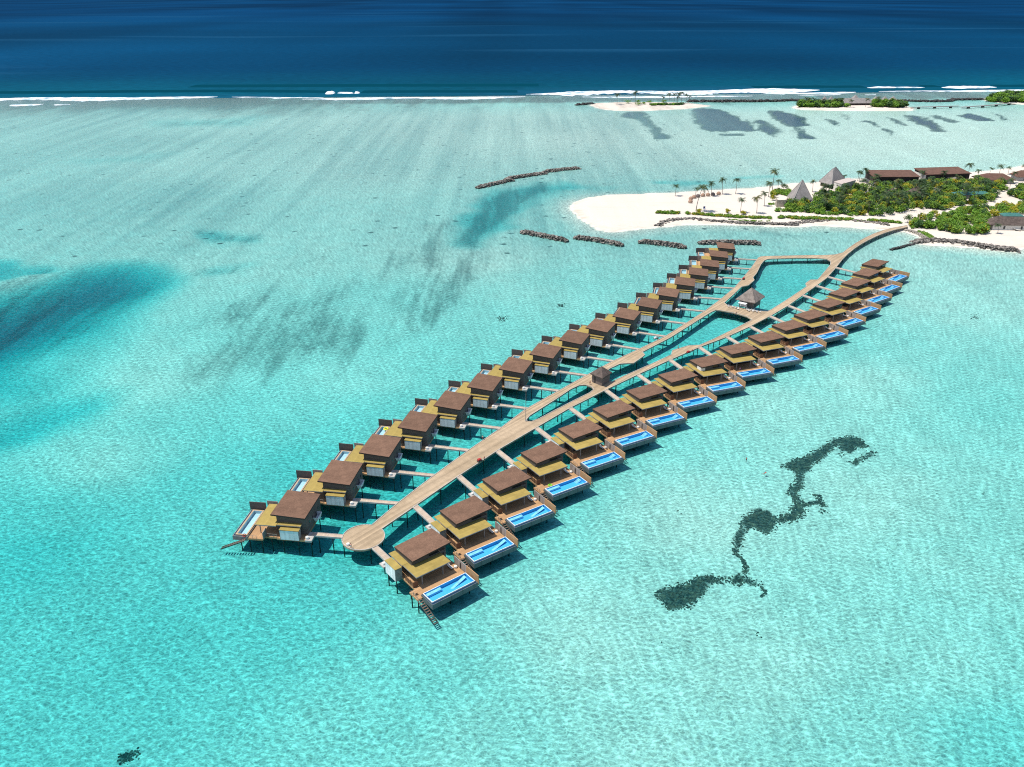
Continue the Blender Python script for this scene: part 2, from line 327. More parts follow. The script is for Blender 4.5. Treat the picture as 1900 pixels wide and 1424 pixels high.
def grid_mesh(name, X, Y, Z, mat, cols_=None):
    nr, nc = X.shape; me = bpy.data.meshes.new(name)
    v = np.stack([X, Y, Z], -1).reshape(-1, 3).astype(np.float32)
    i = np.arange((nr - 1) * nc).reshape(nr - 1, nc)[:, :-1].ravel()
    f = np.stack([i, i + 1, i + nc + 1, i + nc], -1).astype(np.int32)
    me.vertices.add(len(v)); me.vertices.foreach_set('co', v.ravel())
    me.loops.add(f.size); me.loops.foreach_set('vertex_index', f.ravel())
    me.polygons.add(len(f)); me.polygons.foreach_set('loop_start', np.arange(0, f.size, 4, dtype=np.int32)); me.polygons.foreach_set('loop_total', np.full(len(f), 4, np.int32))
    me.update(); me.validate(); me.polygons.foreach_set('use_smooth', [True] * len(f)); me.materials.append(mat)
    if cols_ is not None:
        ca = me.color_attributes.new('cover', 'FLOAT_COLOR', 'POINT'); ca.data.foreach_set('color', cols_.astype(np.float32).ravel())
    o = bpy.data.objects.new(name, me); COL.objects.link(o); return o

def mat_bed():
    t = NT('lagoon_bed'); p = t.pos()
    at_ = t.n('ShaderNodeAttribute', attribute_name='cover'); sp = t.n('ShaderNodeSeparateColor'); t.put(sp.inputs[0], at_.outputs['Color'])
    weed_shade_, reef_, speck_ = sp.outputs
    z = t.n('ShaderNodeSeparateXYZ'); t.put(z.inputs[0], p)
    sand = t.mix(t.ramp(z.outputs[2], .05, .35), (.775, .73, .62), (.66, .58, .49))
    wet = t.ramp(z.outputs[2], .0, .25, .86, 1.)
    sand = t.mix(1., sand, t.math('MULTIPLY', wet, t.ramp(t.noise(t.mapping(p, (.05, .004, .05), (0, 0, R(-5))), 1., 5, .65), .3, .7, .95, 1.03)), 'MULTIPLY')
    sand = t.mix(1., sand, t.ramp(t.noise(p, .6, 5, .7), .25, .75, .93, 1.05), 'MULTIPLY')
    wr = t.math('MULTIPLY', t.math('MULTIPLY', t.ramp(z.outputs[2], .06, .25), t.ramp(z.outputs[2], 1.2, .5)), t.ramp(t.noise(t.mapping(p, (.05, .12, .1)), 1., 6, .7), .46, .68))
    sand = t.mix(t.math('MULTIPLY', wr, .55), sand, (.45, .37, .28))
    sand = t.mix(t.math('MULTIPLY', t.ramp(t.noise(t.mapping(p, (.02, .11, .1), (0, 0, R(15))), 1., 7, .72), .52, .7), t.ramp(z.outputs[2], .8, 1.5, 0., .4)), sand, (.52, .44, .36))
    # seagrass and painted cloud shade: ragged edges, streaked by the current
    st = t.noise(t.mapping(p, (.12, .011, .1), (0, 0, R(-5))), 1., 7, .68)
    fn = t.noise(p, .35, 4, .7)
    e = t.math('ADD', t.math('MULTIPLY', t.math('SUBTRACT', st, .5), 1.3), t.math('MULTIPLY', t.math('SUBTRACT', fn, .5), .6))
    k = t.ramp(t.math('ADD', weed_shade_, e), .26, .72)
    k = t.math('MULTIPLY', k, t.ramp(weed_shade_, .02, .25)); k = t.math('MULTIPLY', k, t.ramp(weed_shade_, .3, .9, .5, .96))
    c = t.mix(k, sand, t.mix(t.ramp(weed_shade_, .86, .95), (.05, .085, .08), (.025, .05, .085)))
    # reef flat
    rn = t.noise(t.mapping(p, (.03, .007, .1)), 1., 8, .72)
    kr = t.ramp(t.math('ADD', reef_, t.math('MULTIPLY', t.math('SUBTRACT', rn, .5), 1.3)), .25, .95)
    c = t.mix(t.math('MULTIPLY', kr, t.ramp(reef_, .02, .2)), c, (.14, .125, .11))
    # rubble specks
    vn = t.n('ShaderNodeTexVoronoi', feature='F1'); t.put(vn.inputs['Vector'], t.mapping(p, (.075, .075, .02))); vn.inputs['Scale'].default_value = 1.
    vr = t.n('ShaderNodeSeparateColor'); t.put(vr.inputs[0], vn.outputs['Color'])
    ks = t.math('MULTIPLY', t.ramp(vn.outputs['Distance'], .2, .08), t.math('GREATER_THAN', t.math('MULTIPLY', vr.outputs[0], speck_), .5))
    c = t.mix(ks, c, (.05, .06, .05))
    # faint drifts of rubble and algae film, drawn out along the current
    dr = t.noise(t.mapping(p, (.05, .0014, .05), (0, 0, R(-5))), 1., 7, .7)
    c = t.mix(t.math('MULTIPLY', t.ramp(dr, .28, .72, .38, .95), t.math('MULTIPLY', speck_, .8)), c, (.2, .285, .265))
    t.bsdf(c, .95, .0); return t.m
bed = structure(grid_mesh('seabed', XX, YY, ZZ, mat_bed(), np.stack([weed_shade, np.clip(rf, 0, 1.2), np.clip(speck, 0, 1.2), np.ones_like(weed_shade)], -1)))
def height(x, y):
    "height of the bed or the sand at a point"
    r = math.log(max(y, 30) / 30) / math.log(1800 / 30) * (NR - 1); c = (x / (y + 70) + 1.35) / 2.7 * (NC - 1)
    i = int(min(max(r, 0), NR - 2)); j = int(min(max(c, 0), NC - 2)); a = min(max(r - i, 0), 1); b = min(max(c - j, 0), 1)
    return float((ZZ[i, j] * (1 - b) + ZZ[i, j + 1] * b) * (1 - a) + (ZZ[i + 1, j] * (1 - b) + ZZ[i + 1, j + 1] * b) * a)

def mat_lagoon():
    t = NT('lagoon_water'); p = t.pos()
    wv = t.n('ShaderNodeTexNoise'); t.put(wv.inputs['Vector'], p); wv.inputs['Scale'].default_value = .33; wv.inputs['Detail'].default_value = 2
    wp = t.n('ShaderNodeVectorMath', operation='SCALE'); t.put(wp.inputs[0], wv.outputs['Color']); wp.inputs['Scale'].default_value = 2.6
    pw = t.n('ShaderNodeVectorMath', operation='ADD'); t.put(pw.inputs[0], p); t.put(pw.inputs[1], wp.outputs[0])
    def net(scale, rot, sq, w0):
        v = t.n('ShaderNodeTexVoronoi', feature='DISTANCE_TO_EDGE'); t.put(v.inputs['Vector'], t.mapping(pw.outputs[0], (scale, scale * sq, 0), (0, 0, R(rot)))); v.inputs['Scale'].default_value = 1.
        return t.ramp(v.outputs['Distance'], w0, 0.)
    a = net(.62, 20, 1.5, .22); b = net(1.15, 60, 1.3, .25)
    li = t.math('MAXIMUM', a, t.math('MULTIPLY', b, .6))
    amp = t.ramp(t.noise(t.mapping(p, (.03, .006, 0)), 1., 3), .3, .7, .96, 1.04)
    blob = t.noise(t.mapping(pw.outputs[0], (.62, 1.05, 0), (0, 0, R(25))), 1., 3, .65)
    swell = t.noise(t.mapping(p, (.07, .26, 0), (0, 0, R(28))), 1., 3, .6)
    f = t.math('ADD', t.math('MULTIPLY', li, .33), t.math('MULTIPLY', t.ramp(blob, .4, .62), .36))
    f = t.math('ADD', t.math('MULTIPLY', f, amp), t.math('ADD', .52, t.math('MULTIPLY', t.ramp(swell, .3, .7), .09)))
    col = t.mix(1., (.93, 1., 1.), f, 'MULTIPLY')  # caustic light and dark cells painted into the transparent tint
    hb = t.math('ADD', t.noise(pw.outputs[0], .9, 4, .6), t.math('MULTIPLY', t.noise(t.mapping(p, (.2, .6, 0), (0, 0, R(25))), 1., 3), 1.2))
    nb = t.bump(hb, .5, .25)
    fr = t.n('ShaderNodeFresnel', ins={'IOR': 1.16, 'Normal': nb})
    tr = t.n('ShaderNodeBsdfTransparent'); t.put(tr.inputs[0], col)
    gl = t.n('ShaderNodeBsdfGlossy', ins={'Roughness': .12, 'Normal': nb}); gl.inputs[0].default_value = (.9, .97, 1, 1)
    mx = t.n('ShaderNodeMixShader'); t.put(mx.inputs[0], t.math('MULTIPLY', fr.outputs[0], .55)); t.put(mx.inputs[1], tr.outputs[0]); t.put(mx.inputs[2], gl.outputs[0])
    t.put(t.out.inputs[0], mx.outputs[0])
    va = t.n('ShaderNodeVolumeAbsorption'); va.inputs[0].default_value = (.0, .824, .869, 1); va.inputs[1].default_value = .235
    t.put(t.out.inputs[1], va.outputs[0]); return t.m
XW = 2600
w_ = MB(); w_.prism([(-XW, -150), (XW, -150), (XW, reef_y(XW)), (-XW, reef_y(-XW))], -130, 0)
structure(w_.build('lagoon_water', mat_lagoon()))

def mat_ocean():
    t = NT('ocean_water'); p = t.pos()
    sp = t.n('ShaderNodeSeparateXYZ'); t.put(sp.inputs[0], p)
    k = (REEF_B[1] - REEF_A[1]) / (REEF_B[0] - REEF_A[0])
    d = t.math('SUBTRACT', t.math('SUBTRACT', sp.outputs[1], REEF_A[1] - k * REEF_A[0]), t.math('MULTIPLY', sp.outputs[0], k))
    dn = t.math('ADD', d, t.math('MULTIPLY', t.noise(t.mapping(p, (.002, .006, 0)), 1., 3), 220.))
    c = t.mix(t.ramp(dn, 40, 700), (.002, .075, .118), (.001, .038, .09))
    c = t.mix(t.ramp(dn, 700, 6000), c, (.0008, .029, .08))
    big = t.noise(t.mapping(p, (.0004, .0005, 0), (0, 0, R(8))), 1., 2, .5)
    c = t.mix(1., c, t.ramp(big, .3, .7, .76, 1.22), 'MULTIPLY')
    colm = t.noise(t.mapping(p, (.0009, .00007, 0)), 1., 2, .5)
    c = t.mix(1., c, t.ramp(colm, .32, .68, .82, 1.25), 'MULTIPLY')  # soft cloud reflections painted as columns into the ocean colour
    strk = t.noise(t.mapping(p, (.0006, .004, 0), (0, 0, R(3))), 1., 2, .5)
    c = t.mix(1., c, t.ramp(strk, .3, .7, .97, 1.03), 'MULTIPLY')
    # calm slicks: long pale streaks
    sl_ = t.noise(t.mapping(p, (.0006, .0042, 0), (0, 0, R(-2)), (3, 7, 0)), 1., 2, .4)
    c = t.mix(t.math('MULTIPLY', t.ramp(sl_, .6, .72), .4), c, (.012, .08, .16))
    rip = t.noise(t.mapping(p, (.05, .18, 0)), 1., 5, .65)
    c = t.mix(1., c, t.ramp(rip, .3, .7, .8, 1.2), 'MULTIPLY')
    df = t.n('ShaderNodeBsdfDiffuse'); t.put(df.inputs[0], c)
    gl = t.n('ShaderNodeBsdfGlossy', ins={'Roughness': .35, 'Normal': t.bump(rip, .6, 1.)})
    mx = t.n('ShaderNodeMixShader'); mx.inputs[0].default_value = .01; t.put(mx.inputs[1], df.outputs[0]); t.put(mx.inputs[2], gl.outputs[0])
    t.put(t.out.inputs[0], mx.outputs[0]); return t.m
M['ocean'] = mat_ocean()
oc = MB(); XO = 60000
oc.add([(-XW, reef_y(-XW), 0), (XW, reef_y(XW), 0), (XO, reef_y(XW) + 2000, 0), (XO, 80000, 0), (-XO, 80000, 0), (-XO, reef_y(-XW) + 2000, 0)], [(0, 1, 2, 3, 4, 5)])
structure(oc.build('ocean', M['ocean']))

t = NT('sea_foam'); p = t.pos()
t.bsdf(t.mix(t.ramp(t.noise(t.mapping(p, (.05, .16, .2)), 1., 6, .75), .38, .56), (.2, .33, .38), (.86, .87, .87)), .9, .1); M['foam'] = t.m
def foam_band(mb, pts, w0, hgt, seed):
    "a breaking wave: a steep white front with a ragged apron of foam on the lagoon side; pts = pixel trace"
    q = W(pts); rr = random.Random(seed); rowsv = []
    L = sum(math.dist(q[i], q[i + 1]) for i in range(len(q) - 1)); n = max(8, int(L / 6))
    def along(s):
        for i in range(len(q) - 1):
            d = math.dist(q[i], q[i + 1])
            if s <= d or i == len(q) - 2: return (q[i][0] + (q[i + 1][0] - q[i][0]) * s / d, q[i][1] + (q[i + 1][1] - q[i][1]) * s / d)
            s -= d
    ph = rr.random() * 9
    for i in range(n + 1):
        x, y = along(L * i / n); e = min(1, 6 * min(i, n - i) / n + .12)
        w = w0 * e * (.55 + .3 * math.sin(i * .21 + ph) + .25 * math.sin(i * .057 + 2 * ph) + .35 * rr.random()); h = hgt * e * (.7 + .3 * math.sin(i * .13 + ph)) * (.85 + .3 * rr.random())
        rowsv.append([(x, y + 3, .02), (x, y + 1, max(h, .1)), (x, y - w * .25, max(h * .7, .08)), (x, y - w * .6, .1), (x, y - w, -.05)])
    vs = [v for r in rowsv for v in r]; fs = []
    for i in range(n):
        for k in range(4): fs.append((i * 5 + k, i * 5 + k + 1, (i + 1) * 5 + k + 1, (i + 1) * 5 + k))
    mb.add(vs, fs)
fm = MB()
for k, (pts, w0, hg) in enumerate([([(-300, 187), (0, 185), (200, 183), (404, 180)], 34, 2.2), ([(20, 195), (80, 194)], 16, .5), ([(100, 195), (130, 194.5)], 10, .4), ([(-300, 178), (-40, 178)], 20, 1.5), ([(430, 180.5), (600, 182)], 9, .6), ([(560, 184.5), (780, 181.5), (975, 180)], 22, 1.0), ([(604, 173.5), (622, 173.5)], 12, 3.2), ([(626, 173.5), (656, 173.5)], 12, 3.2), ([(658, 173.5), (668, 173.3)], 10, 3.), ([(505, 183), (560, 181)], 8, .4),
        ([(976, 175.5), (1080, 173), (1250, 171), (1400, 168.5), (1520, 167.3)], 46, 3.), ([(1080, 180.5), (1250, 180), (1396, 178.6)], 14, .8), ([(1446, 174), (1588, 171.5)], 15, 1.), ([(1609, 163.4), (1716, 163)], 15, 2.4), ([(1747, 163), (1849, 162.5)], 15, 2.4), ([(1631, 170), (1760, 169), (1900, 168), (2100, 167)], 20, 1.2), ([(1480, 177), (1560, 176)], 8, .4), ([(1605, 176.5), (1625, 176)], 8, .4)]):
    foam_band(fm, pts, w0, hg, k)
structure(fm.build('surf', M['foam'], smooth=True), 'stuff')
# unbroken swells standing up before they break
def swell(pts, h, depth, nm='swell'):
    mb = MB(); q = W(pts); vs = []; fs = []; n = len(q)
    for i, (x, y) in enumerate(q):
        e = 1 if 0 < i < n - 1 else .1
        vs += [(x, y + depth, .03), (x, y + 2, h * e), (x, y - 1, h * e * .9), (x, y - 6, .03)]
    for i in range(n - 1):
        for k in range(3): fs.append((i * 4 + k, i * 4 + k + 1, i * 4 + k + 5, i * 4 + k + 4))
    mb.add(vs, fs); return structure(mb.build(nm, M['swellmat'], smooth=True))
t = NT('swell_face'); t.bsdf((.002, .045, .07), .9, .0); M['swellmat'] = t.m
swell([(-200, 174), (100, 173.3), (240, 171.5), (420, 170.8), (560, 171.5), (603, 172)], 3.2, 30)
swell([(670, 172), (800, 171.5), (960, 171.5)], 3., 30)
swell([(1400, 163), (1520, 162.6), (1608, 162.4)], 3.2, 30)
swell([(1717, 161.6), (1746, 161.4)], 4.2, 30)
swell([(1850, 161), (2050, 160.5)], 2.5, 30)
swell([(350, 162), (700, 160.5), (1000, 160)], 1.6, 40)
# ------------------------------------------------------------------ boardwalk
DZ = 2.0
CC = (-43.36, 196.5); CR = 6.3
def circ_pts():
    a = at(689, 974.6, DZ); b = at(718, 978, DZ)
    a0 = math.atan2(a[1] - CC[1], a[0] - CC[0]); b0 = math.atan2(b[1] - CC[1], b[0] - CC[0])
    while b0 < a0: b0 += 2 * math.pi                  # from the left corner over west and south to the right corner
    return [(CC[0] + CR * math.cos(a0 + (b0 - a0) * i / 40), CC[1] + CR * math.sin(a0 + (b0 - a0) * i / 40)) for i in range(41)]
UP_L = [(738, 933), (806, 881), (868, 836), (924, 797.5), (973.7, 760), (1030.5, 728.2), (1085, 698), (1133.7, 671.5), (1184, 648.5), (1232, 625.3), (1272, 600.3), (1307, 577.5), (1336, 556), (1362.5, 533.8), (1380, 513.5), (1395.7, 494), (1406, 478.8), (1410, 476.5), (1419, 475.6), (1494.5, 474), (1532, 473.6), (1549, 472.6), (1563, 469.2), (1575, 459.8), (1587, 451.5), (1603, 442.3), (1620.5, 433.8), (1637, 428), (1653.7, 423.6), (1683.5, 418.2)]
DN_R = [(1684.5, 421.4), (1658, 427.6), (1643, 432.3), (1627, 438.4), (1612, 445.6), (1598.4, 453.2), (1586, 461.3), (1574, 471), (1563, 482.2), (1549.8, 499), (1534.3, 516.3), (1512, 532.7), (1490, 548), (1463.6, 567), (1430.4, 586.4), (1392.8, 606), (1348.6, 625.8), (1300, 644), (1241, 669.5), (1182, 696.5), (1129.5, 721.5), (1058, 757.5), (992.6, 795.8), (929.5, 832.6), (848, 886), (764, 944)]
HOLES = [[(977, 779), (984, 771.5), (1026, 745), (1060, 722.5), (1075, 715.5), (1088, 715), (1097.5, 718.5), (1101, 723), (1093.7, 729), (1064, 743.5), (1026, 763), (1001, 776.5), (986, 782), (979, 782)],
    [(1122, 692), (1132.5, 684), (1150, 676), (1159, 675), (1175.8, 674.5), (1194.7, 661), (1196.8, 658.5), (1192.5, 653.5), (1243, 627.5), (1287, 600), (1320, 579.5), (1328.4, 576), (1337, 576.5), (1362, 581), (1385.7, 588), (1395, 593.8), (1366, 608.5), (1322, 630), (1298, 640.5), (1277, 641.5), (1247, 650.5), (1245, 658.5), (1205, 677), (1152.6, 700), (1135, 708.5), (1121, 706)],
    [(1344.4, 562), (1362.5, 545.5), (1376, 532.6), (1389, 529.8), (1400, 520.3), (1397.5, 515), (1404.5, 507), (1412, 491.5), (1418, 484), (1424, 481.5), (1432.6, 480.8), (1476.8, 479.3), (1512, 479.6), (1534, 481), (1541, 485), (1540, 492), (1521, 514.5), (1516.6, 519.2), (1503.4, 519.4), (1494.5, 526), (1496, 532), (1463.6, 553.8), (1432, 574), (1424, 578), (1408.5, 577.5), (1375, 571), (1350, 567)]]
def oriented(q, ccw=True):
    a = sum(q[i][0] * q[(i + 1) % len(q)][1] - q[(i + 1) % len(q)][0] * q[i][1] for i in range(len(q)))
    return q if (a > 0) == ccw else q[::-1]
outer = oriented(circ_pts()[::-1] + W(UP_L, DZ) + W(DN_R, DZ)) if False else None
cp = circ_pts()
outer = oriented(cp[::-1] + [at(689, 974.6, DZ)][0:0] + W(UP_L, DZ) + W(DN_R, DZ))
holes = [oriented(W(h, DZ), False) for h in HOLES]
def extruded(loops, z0, z1):
    mb = MB(); pts = [Vector((x, y, 0)) for l in loops for x, y in l]
    tris = tessellate_polygon([[Vector((x, y, 0)) for x, y in l] for l in loops])
    top = []
    for a, b, c in tris:
        n = (pts[b] - pts[a]).cross(pts[c] - pts[a]).z
        top.append((a, b, c) if n > 0 else (a, c, b))
    N = len(pts); vs = [(p.x, p.y, z1) for p in pts] + [(p.x, p.y, z0) for p in pts]
    fs = top + [tuple(N + i for i in f[::-1]) for f in top]; i0 = 0
    for l in loops:
        n = len(l)
        for i in range(n):
            j = (i + 1) % n; fs.append((i0 + i, N + i0 + i, N + i0 + j, i0 + j))
        i0 += n
    return mb.add(vs, fs)
def mat_boardwalk():
    t = NT('boardwalk_planks'); p = t.pos()
    rp = t.mapping(p, (1, 1, 1), (0, 0, R(40)))
    sp = t.n('ShaderNodeSeparateXYZ'); t.put(sp.inputs[0], rp)
    s = t.math('DIVIDE', sp.outputs[0], .62); i = t.math('FLOOR', s)
    wnz = t.n('ShaderNodeTexWhiteNoise', noise_dimensions='1D'); t.put(wnz.inputs['W'], i)
    f = t.math('ADD', t.math('MULTIPLY', wnz.outputs[0], .36), .82)
    f = t.math('MULTIPLY', f, t.ramp(t.math('FRACT', s), 0, .14, .74, 1.))
    f = t.math('MULTIPLY', f, t.ramp(t.noise(rp, .5, 6, .7), .25, .75, .84, 1.12))
    c = t.mix(t.ramp(t.noise(p, .06, 4), .4, .62), (.385, .285, .18), (.44, .33, .215))
    t.bsdf(t.mix(1., c, f, 'MULTIPLY'), .85, .15); return t.m
M['boardwalk'] = mat_boardwalk()
bw = tag(empty('boardwalk', (CC[0], CC[1], 0)), 'long timber boardwalk on piles forking between the two rows of villas', 'boardwalk')
def child(mb, name, mat, par, **k):                    # child of an unrotated root, built in world coordinates
    l = par.location; mb.v = [(x - l.x, y - l.y, z - l.z) for x, y, z in mb.v]; return mb.build(name, mat, par, **k)
child(extruded([outer] + holes, DZ - .42, DZ), 'deck', M['boardwalk'], bw)
kb = MB()
for loop in [outer] + holes:
    for i in range(len(loop)):
        a = Vector(loop[i]); b = Vector(loop[(i + 1) % len(loop)]); d = b - a
        if d.length < .2 or d.length > 90: continue
        u = d.normalized(); nrm = Vector((-u.y, u.x)); c = (a + b) / 2 + nrm * .14
        kb.obox((c.x, c.y), (d.x, d.y), .11, d.length / 2 + .02, DZ + .003, DZ + .13)
child(kb, 'edge_kerb', M['slab'], bw)
pile_me = None
def pile_mesh(top, r):
    mb = MB(); mb.tube([(0, 0, -4.2), (0, 0, top)], [r, r], 8); return mb.mesh('pile', M['pile'])
pm_walk = pile_mesh(DZ - .42, .17); pm_villa = pile_mesh(1.45, .17)
n_piles = 0
def put_pile(me, par, x, y):
    o = bpy.data.objects.new('pile', me); COL.objects.link(o); o.parent = par; o.location = (x, y, 0); return o
def along_edges(loop, step, inset, start=3.):
    res = []; acc = start
    for i in range(len(loop)):
        a = Vector(loop[i]); b = Vector(loop[(i + 1) % len(loop)]); d = b - a; L = d.length
        if L < 1e-6: continue
        u = d / L; nrm = Vector((-u.y, u.x))
        while acc < L: res.append(a + u * acc + nrm * inset); acc += step
        acc -= L
    return res
ps = along_edges(outer, 11.2, .45) + [p for h in holes for p in along_edges(h, 9.2, .4)]
# keep the hundred that the camera is nearest to
ps.sort(key=lambda p: p.x ** 2 + p.y ** 2)
for p in ps[:100]: put_pile(pm_walk, bw, p.x - CC[0], p.y - CC[1])
if len(ps) > 100:
    mb = MB()
    for p in ps[100:]: mb.tube([(p.x, p.y, -3.), (p.x, p.y, DZ - .42)], [.2, .2], 6)
    structure(child(mb, 'far_piles', M['pile'], bw), 'stuff')

def on_walk(x, y):
    px_, py_ = np.array([x]), np.array([y])
    return bool(inside(px_, py_, outer)[0]) and not any(bool(inside(px_, py_, h)[0]) for h in holes)

# ------------------------------------------------------------------ the villas
TAB = [('R', 1, -32.64, 185.2, -51.3), ('R', 2, -21.51, 202.63, -54.4), ('R', 3, -9.51, 219.98, -56.4), ('R', 4, 2.79, 236.46, -57.0), ('R', 5, 16.17, 253.02, -59.2), ('R', 6, 29.55, 268.29, -60.2), ('R', 7, 43.95, 283.59, -64.4), ('R', 8, 58.55, 298.14, -66.0), ('R', 9, 73.98, 312.64, -69.4), ('R', 10, 89.49, 326.03, -70.4), ('R', 11, 105.02, 338.8, -68.5), ('R', 12, 119.55, 352.37, -65.4), ('R', 13, 133.85, 365.64, -62.8), ('R', 14, 147.87, 381.31, -59.3), ('R', 15, 161.32, 396.82, -56.4), ('R', 16, 173.55, 413.05, -54.6), ('R', 17, 185.67, 429.1, -51.6), ('R', 18, 197.03, 445.94, -48.6),
    ('L', 1, -59.89, 196.94, 172.7), ('L', 2, -50.11, 214.86, 172.0), ('L', 3, -40.26, 231.78, 169.4), ('L', 4, -29.78, 248.84, 167.1), ('L', 5, -18.78, 265.17, 165.3), ('L', 6, -7.36, 280.86, 164.2), ('L', 7, 4.56, 296.91, 162.4), ('L', 8, 17.08, 311.73, 161.1), ('L', 9, 30.12, 326.83, 159.2), ('L', 10, 42.64, 340.69, 156.2), ('L', 11, 56.56, 355.63, 157.1), ('L', 12, 69.76, 370.92, 159.5), ('L', 13, 82.19, 386.97, 162.9), ('L', 14, 94.51, 404.1, 166.6), ('L', 15, 105.16, 420.83, 168.1), ('L', 16, 114.65, 436.53, 168.6), ('L', 17, 123.95, 454.47, 169.2), ('L', 18, 132.26, 471.72, 171.4)]

def villa_kind(side):
    "list of (part name, mesh, [(sub-part name, mesh)]) of a villa; local x points out to sea, y along the row away from the camera"
    flip = side == 'L'
    out = []
    def part(name, mb, mat, subs=()):
        out.append((name, mb.mesh(name, mat), [(n, q.mesh(n, m)) for n, q, m in subs])); return out[-1]
    B = lambda: MB(flip)
    if side == 'R':
        zA, sx, sy, D, Wd = 7.0, .068, .057, 9.56, 12.5; x0, x1, y0, y1 = .12, 8.6, .2, 11.3
        TZ = 5.55; dk = 2.0
    else:
        zA, sx, sy, D, Wd = 8.1, .058, -.018, 10.38, 13.5; x0, x1, y0, y1 = .12, 9.1, .9, 12.6
        TZ = 5.55; dk = 1.9
    rz_ = lambda x, y: zA + sx * x + sy * y
    def slab(mb, q, lo, hi): return mb.prism(q, [rz_(*p) + lo for p in q], [rz_(*p) + hi for p in q])
    fo = [(0, 0), (D, 0), (D, Wd), (0, Wd)]; fi = [(.05, .05), (D - .05, .05), (D - .05, Wd - .05), (.05, Wd - .05)]
    part('roof', slab(B(), fi, -.03, .02), M['roof'], [('fascia', slab(B(), fo, -.42, -.034), M['fascia'])])
    wq = [(x0, y0), (x1, y0), (x1, y1), (x0, y1)]
    gl = B(); gl.box(x1 + .004, x1 + .06, y0 + .7, y1 - .6, dk + .1, TZ - .35)
    for k in range(5): gl.box(x1 + .004, x1 + .1, y0 + .7 + k * (y1 - y0 - 1.4) / 4 - .06, y0 + .7 + k * (y1 - y0 - 1.4) / 4 + .04, dk + .1, TZ - .35)
    gl2 = B(); gl2.box(x1 + .004, x1 + .05, y0 + 5.6, y1 - .3, TZ + .5, rz_(x1, y1) - .75)
    gl3 = B()
    for k in range(4): gl3.box(x0 - .05, x0 - .004, y0 + 2.2 + k * 2.4, y0 + 2.75 + k * 2.4, dk + 2.6, dk + 3.3)
    part('walls', B().prism(wq, [dk - .35] * 4, [rz_(*p) - .424 for p in wq]), M['wall'], [('glass_door', gl, M['glass']), ('clerestory_window', gl2, M['glass']), ('slit_window', gl3, M['glass'])])
    # roof over the terrace, wrapping the near corner of the house
    tx = 13.8 if side == 'R' else 14.9; ny = -1.65 if side == 'R' else -1.35; fy = 9.5; wx = 7.15 if side == 'R' else 8.55
    ra = [(wx, ny), (tx, ny), (tx, fy), (x1 + .07, fy), (x1 + .07, y0 - .02), (wx, y0 - .02)]
    rb = [(wx, ny + .07), (tx - .08, ny + .07), (tx - .08, fy - .07), (x1 + .11, fy - .07), (x1 + .11, y0 - .06), (wx, y0 - .06)]
    part('terrace_roof', B().prism(rb, TZ + .16, TZ + .2), M['yellow'], [('roof_edge', B().prism(ra, TZ - .1, TZ + .156), M['trim'])])
    for py_ in ((.6, 7.3) if side == 'R' else (.0, 4.6, 9.0)):
        part('terrace_post', B().box(tx - .95, tx - .73, py_ - .11, py_ + .11, dk, TZ - .1), M['trim'])
    ca0, ca1 = (.1, 7.05) if side == 'R' else (1.4, 8.45)
    cy = -1.85 if side == 'R' else -.65
    part('entry_canopy', B().box(ca0, ca1, cy, y0 - .03, TZ + .1, TZ + .17), M['yellow'], [('roof_edge', B().box(ca0 - .05, ca1 + .04, cy - .05, y0 - .025, TZ - .12, TZ + .096), M['trim'])])
    if side == 'R': bx = (1.7, 7.0, -4.05, -1.95, 1.25, 5.2)
    else: bx = (1.6, 7.4, -2.0, -.25, 1.55, 4.9)
    a, b, c, d, e, f = bx
    pn = B()
    for k in range(4):
        q = a + .12 + (b - a - .24) * k / 4; pn.box(q, q + (b - a - .24) / 4 - .05, c - .05, c - .004, e + .12, f - .12)
    part('bath_box', B().box(a, b, c, d, e, f), M['trim'], [('white_panel', pn, M['panel']), ('box_roof', B().box(a - .08, b + .06, c - .1, d, f + .003, f + .13), M['yellow'])])
    # decks
    if side == 'R':
        dm = B(); dm.prism([(-.9, -2.2), (13.6, -2.2), (13.6, -3.9), (17.6, -3.9), (17.6, -2.35), (16.78, -2.35), (16.78, 12.35), (11, 12.35), (-.9, 12.35)], dk - .5, dk)
        part('deck', dm, M['deck'])
        part('service_deck', B().box(-2.1, .25, -3.9, -2.23, dk - .55, dk - .06), M['slab'])
        px0, px1, py0, py1, hw = 16.85, 22.2, -2.3, 12.3, 2.8
    else:
        dm = B(); dm.prism([(.0, -1.95), (8.4, -1.95), (8.4, -1.6), (12.3, -1.6), (12.3, -3.0), (16.9, -3.0), (16.9, 11.2), (13.3, 11.8), (0, 11.8)], dk - .55, dk)
        part('deck', dm, M['deck'])
        part('entry_landing', B().prism([(-2.0, -1.95), (-.02, -1.95), (-.02, 2.3), (-1.0, 2.3), (-2.0, .6)], dk - .6, dk + .02), M['slab'])
        px0, px1, py0, py1, hw = 16.98, 21.5, -3.0, 10.6, 2.65
    # pool: outer trough, raised rim, tiled basin, water
    w = .16; tk = B(); zt = hw - .3; zb = .95
    tk.box(px0, px1, py0, py1, zb, zb + .2); tk.box(px0, px0 + w, py0, py1, zb + .2, zt); tk.box(px1 - w, px1, py0, py1, zb + .2, zt)
    tk.box(px0 + w, px1 - w, py0, py0 + w, zb + .2, zt); tk.box(px0 + w, px1 - w, py1 - w, py1, zb + .2, zt)
    tw = B(); g0, g1, k0, k1 = px0 + .2, px1 - .75, py0 + .45, py1 - .4; zw = zt - .07
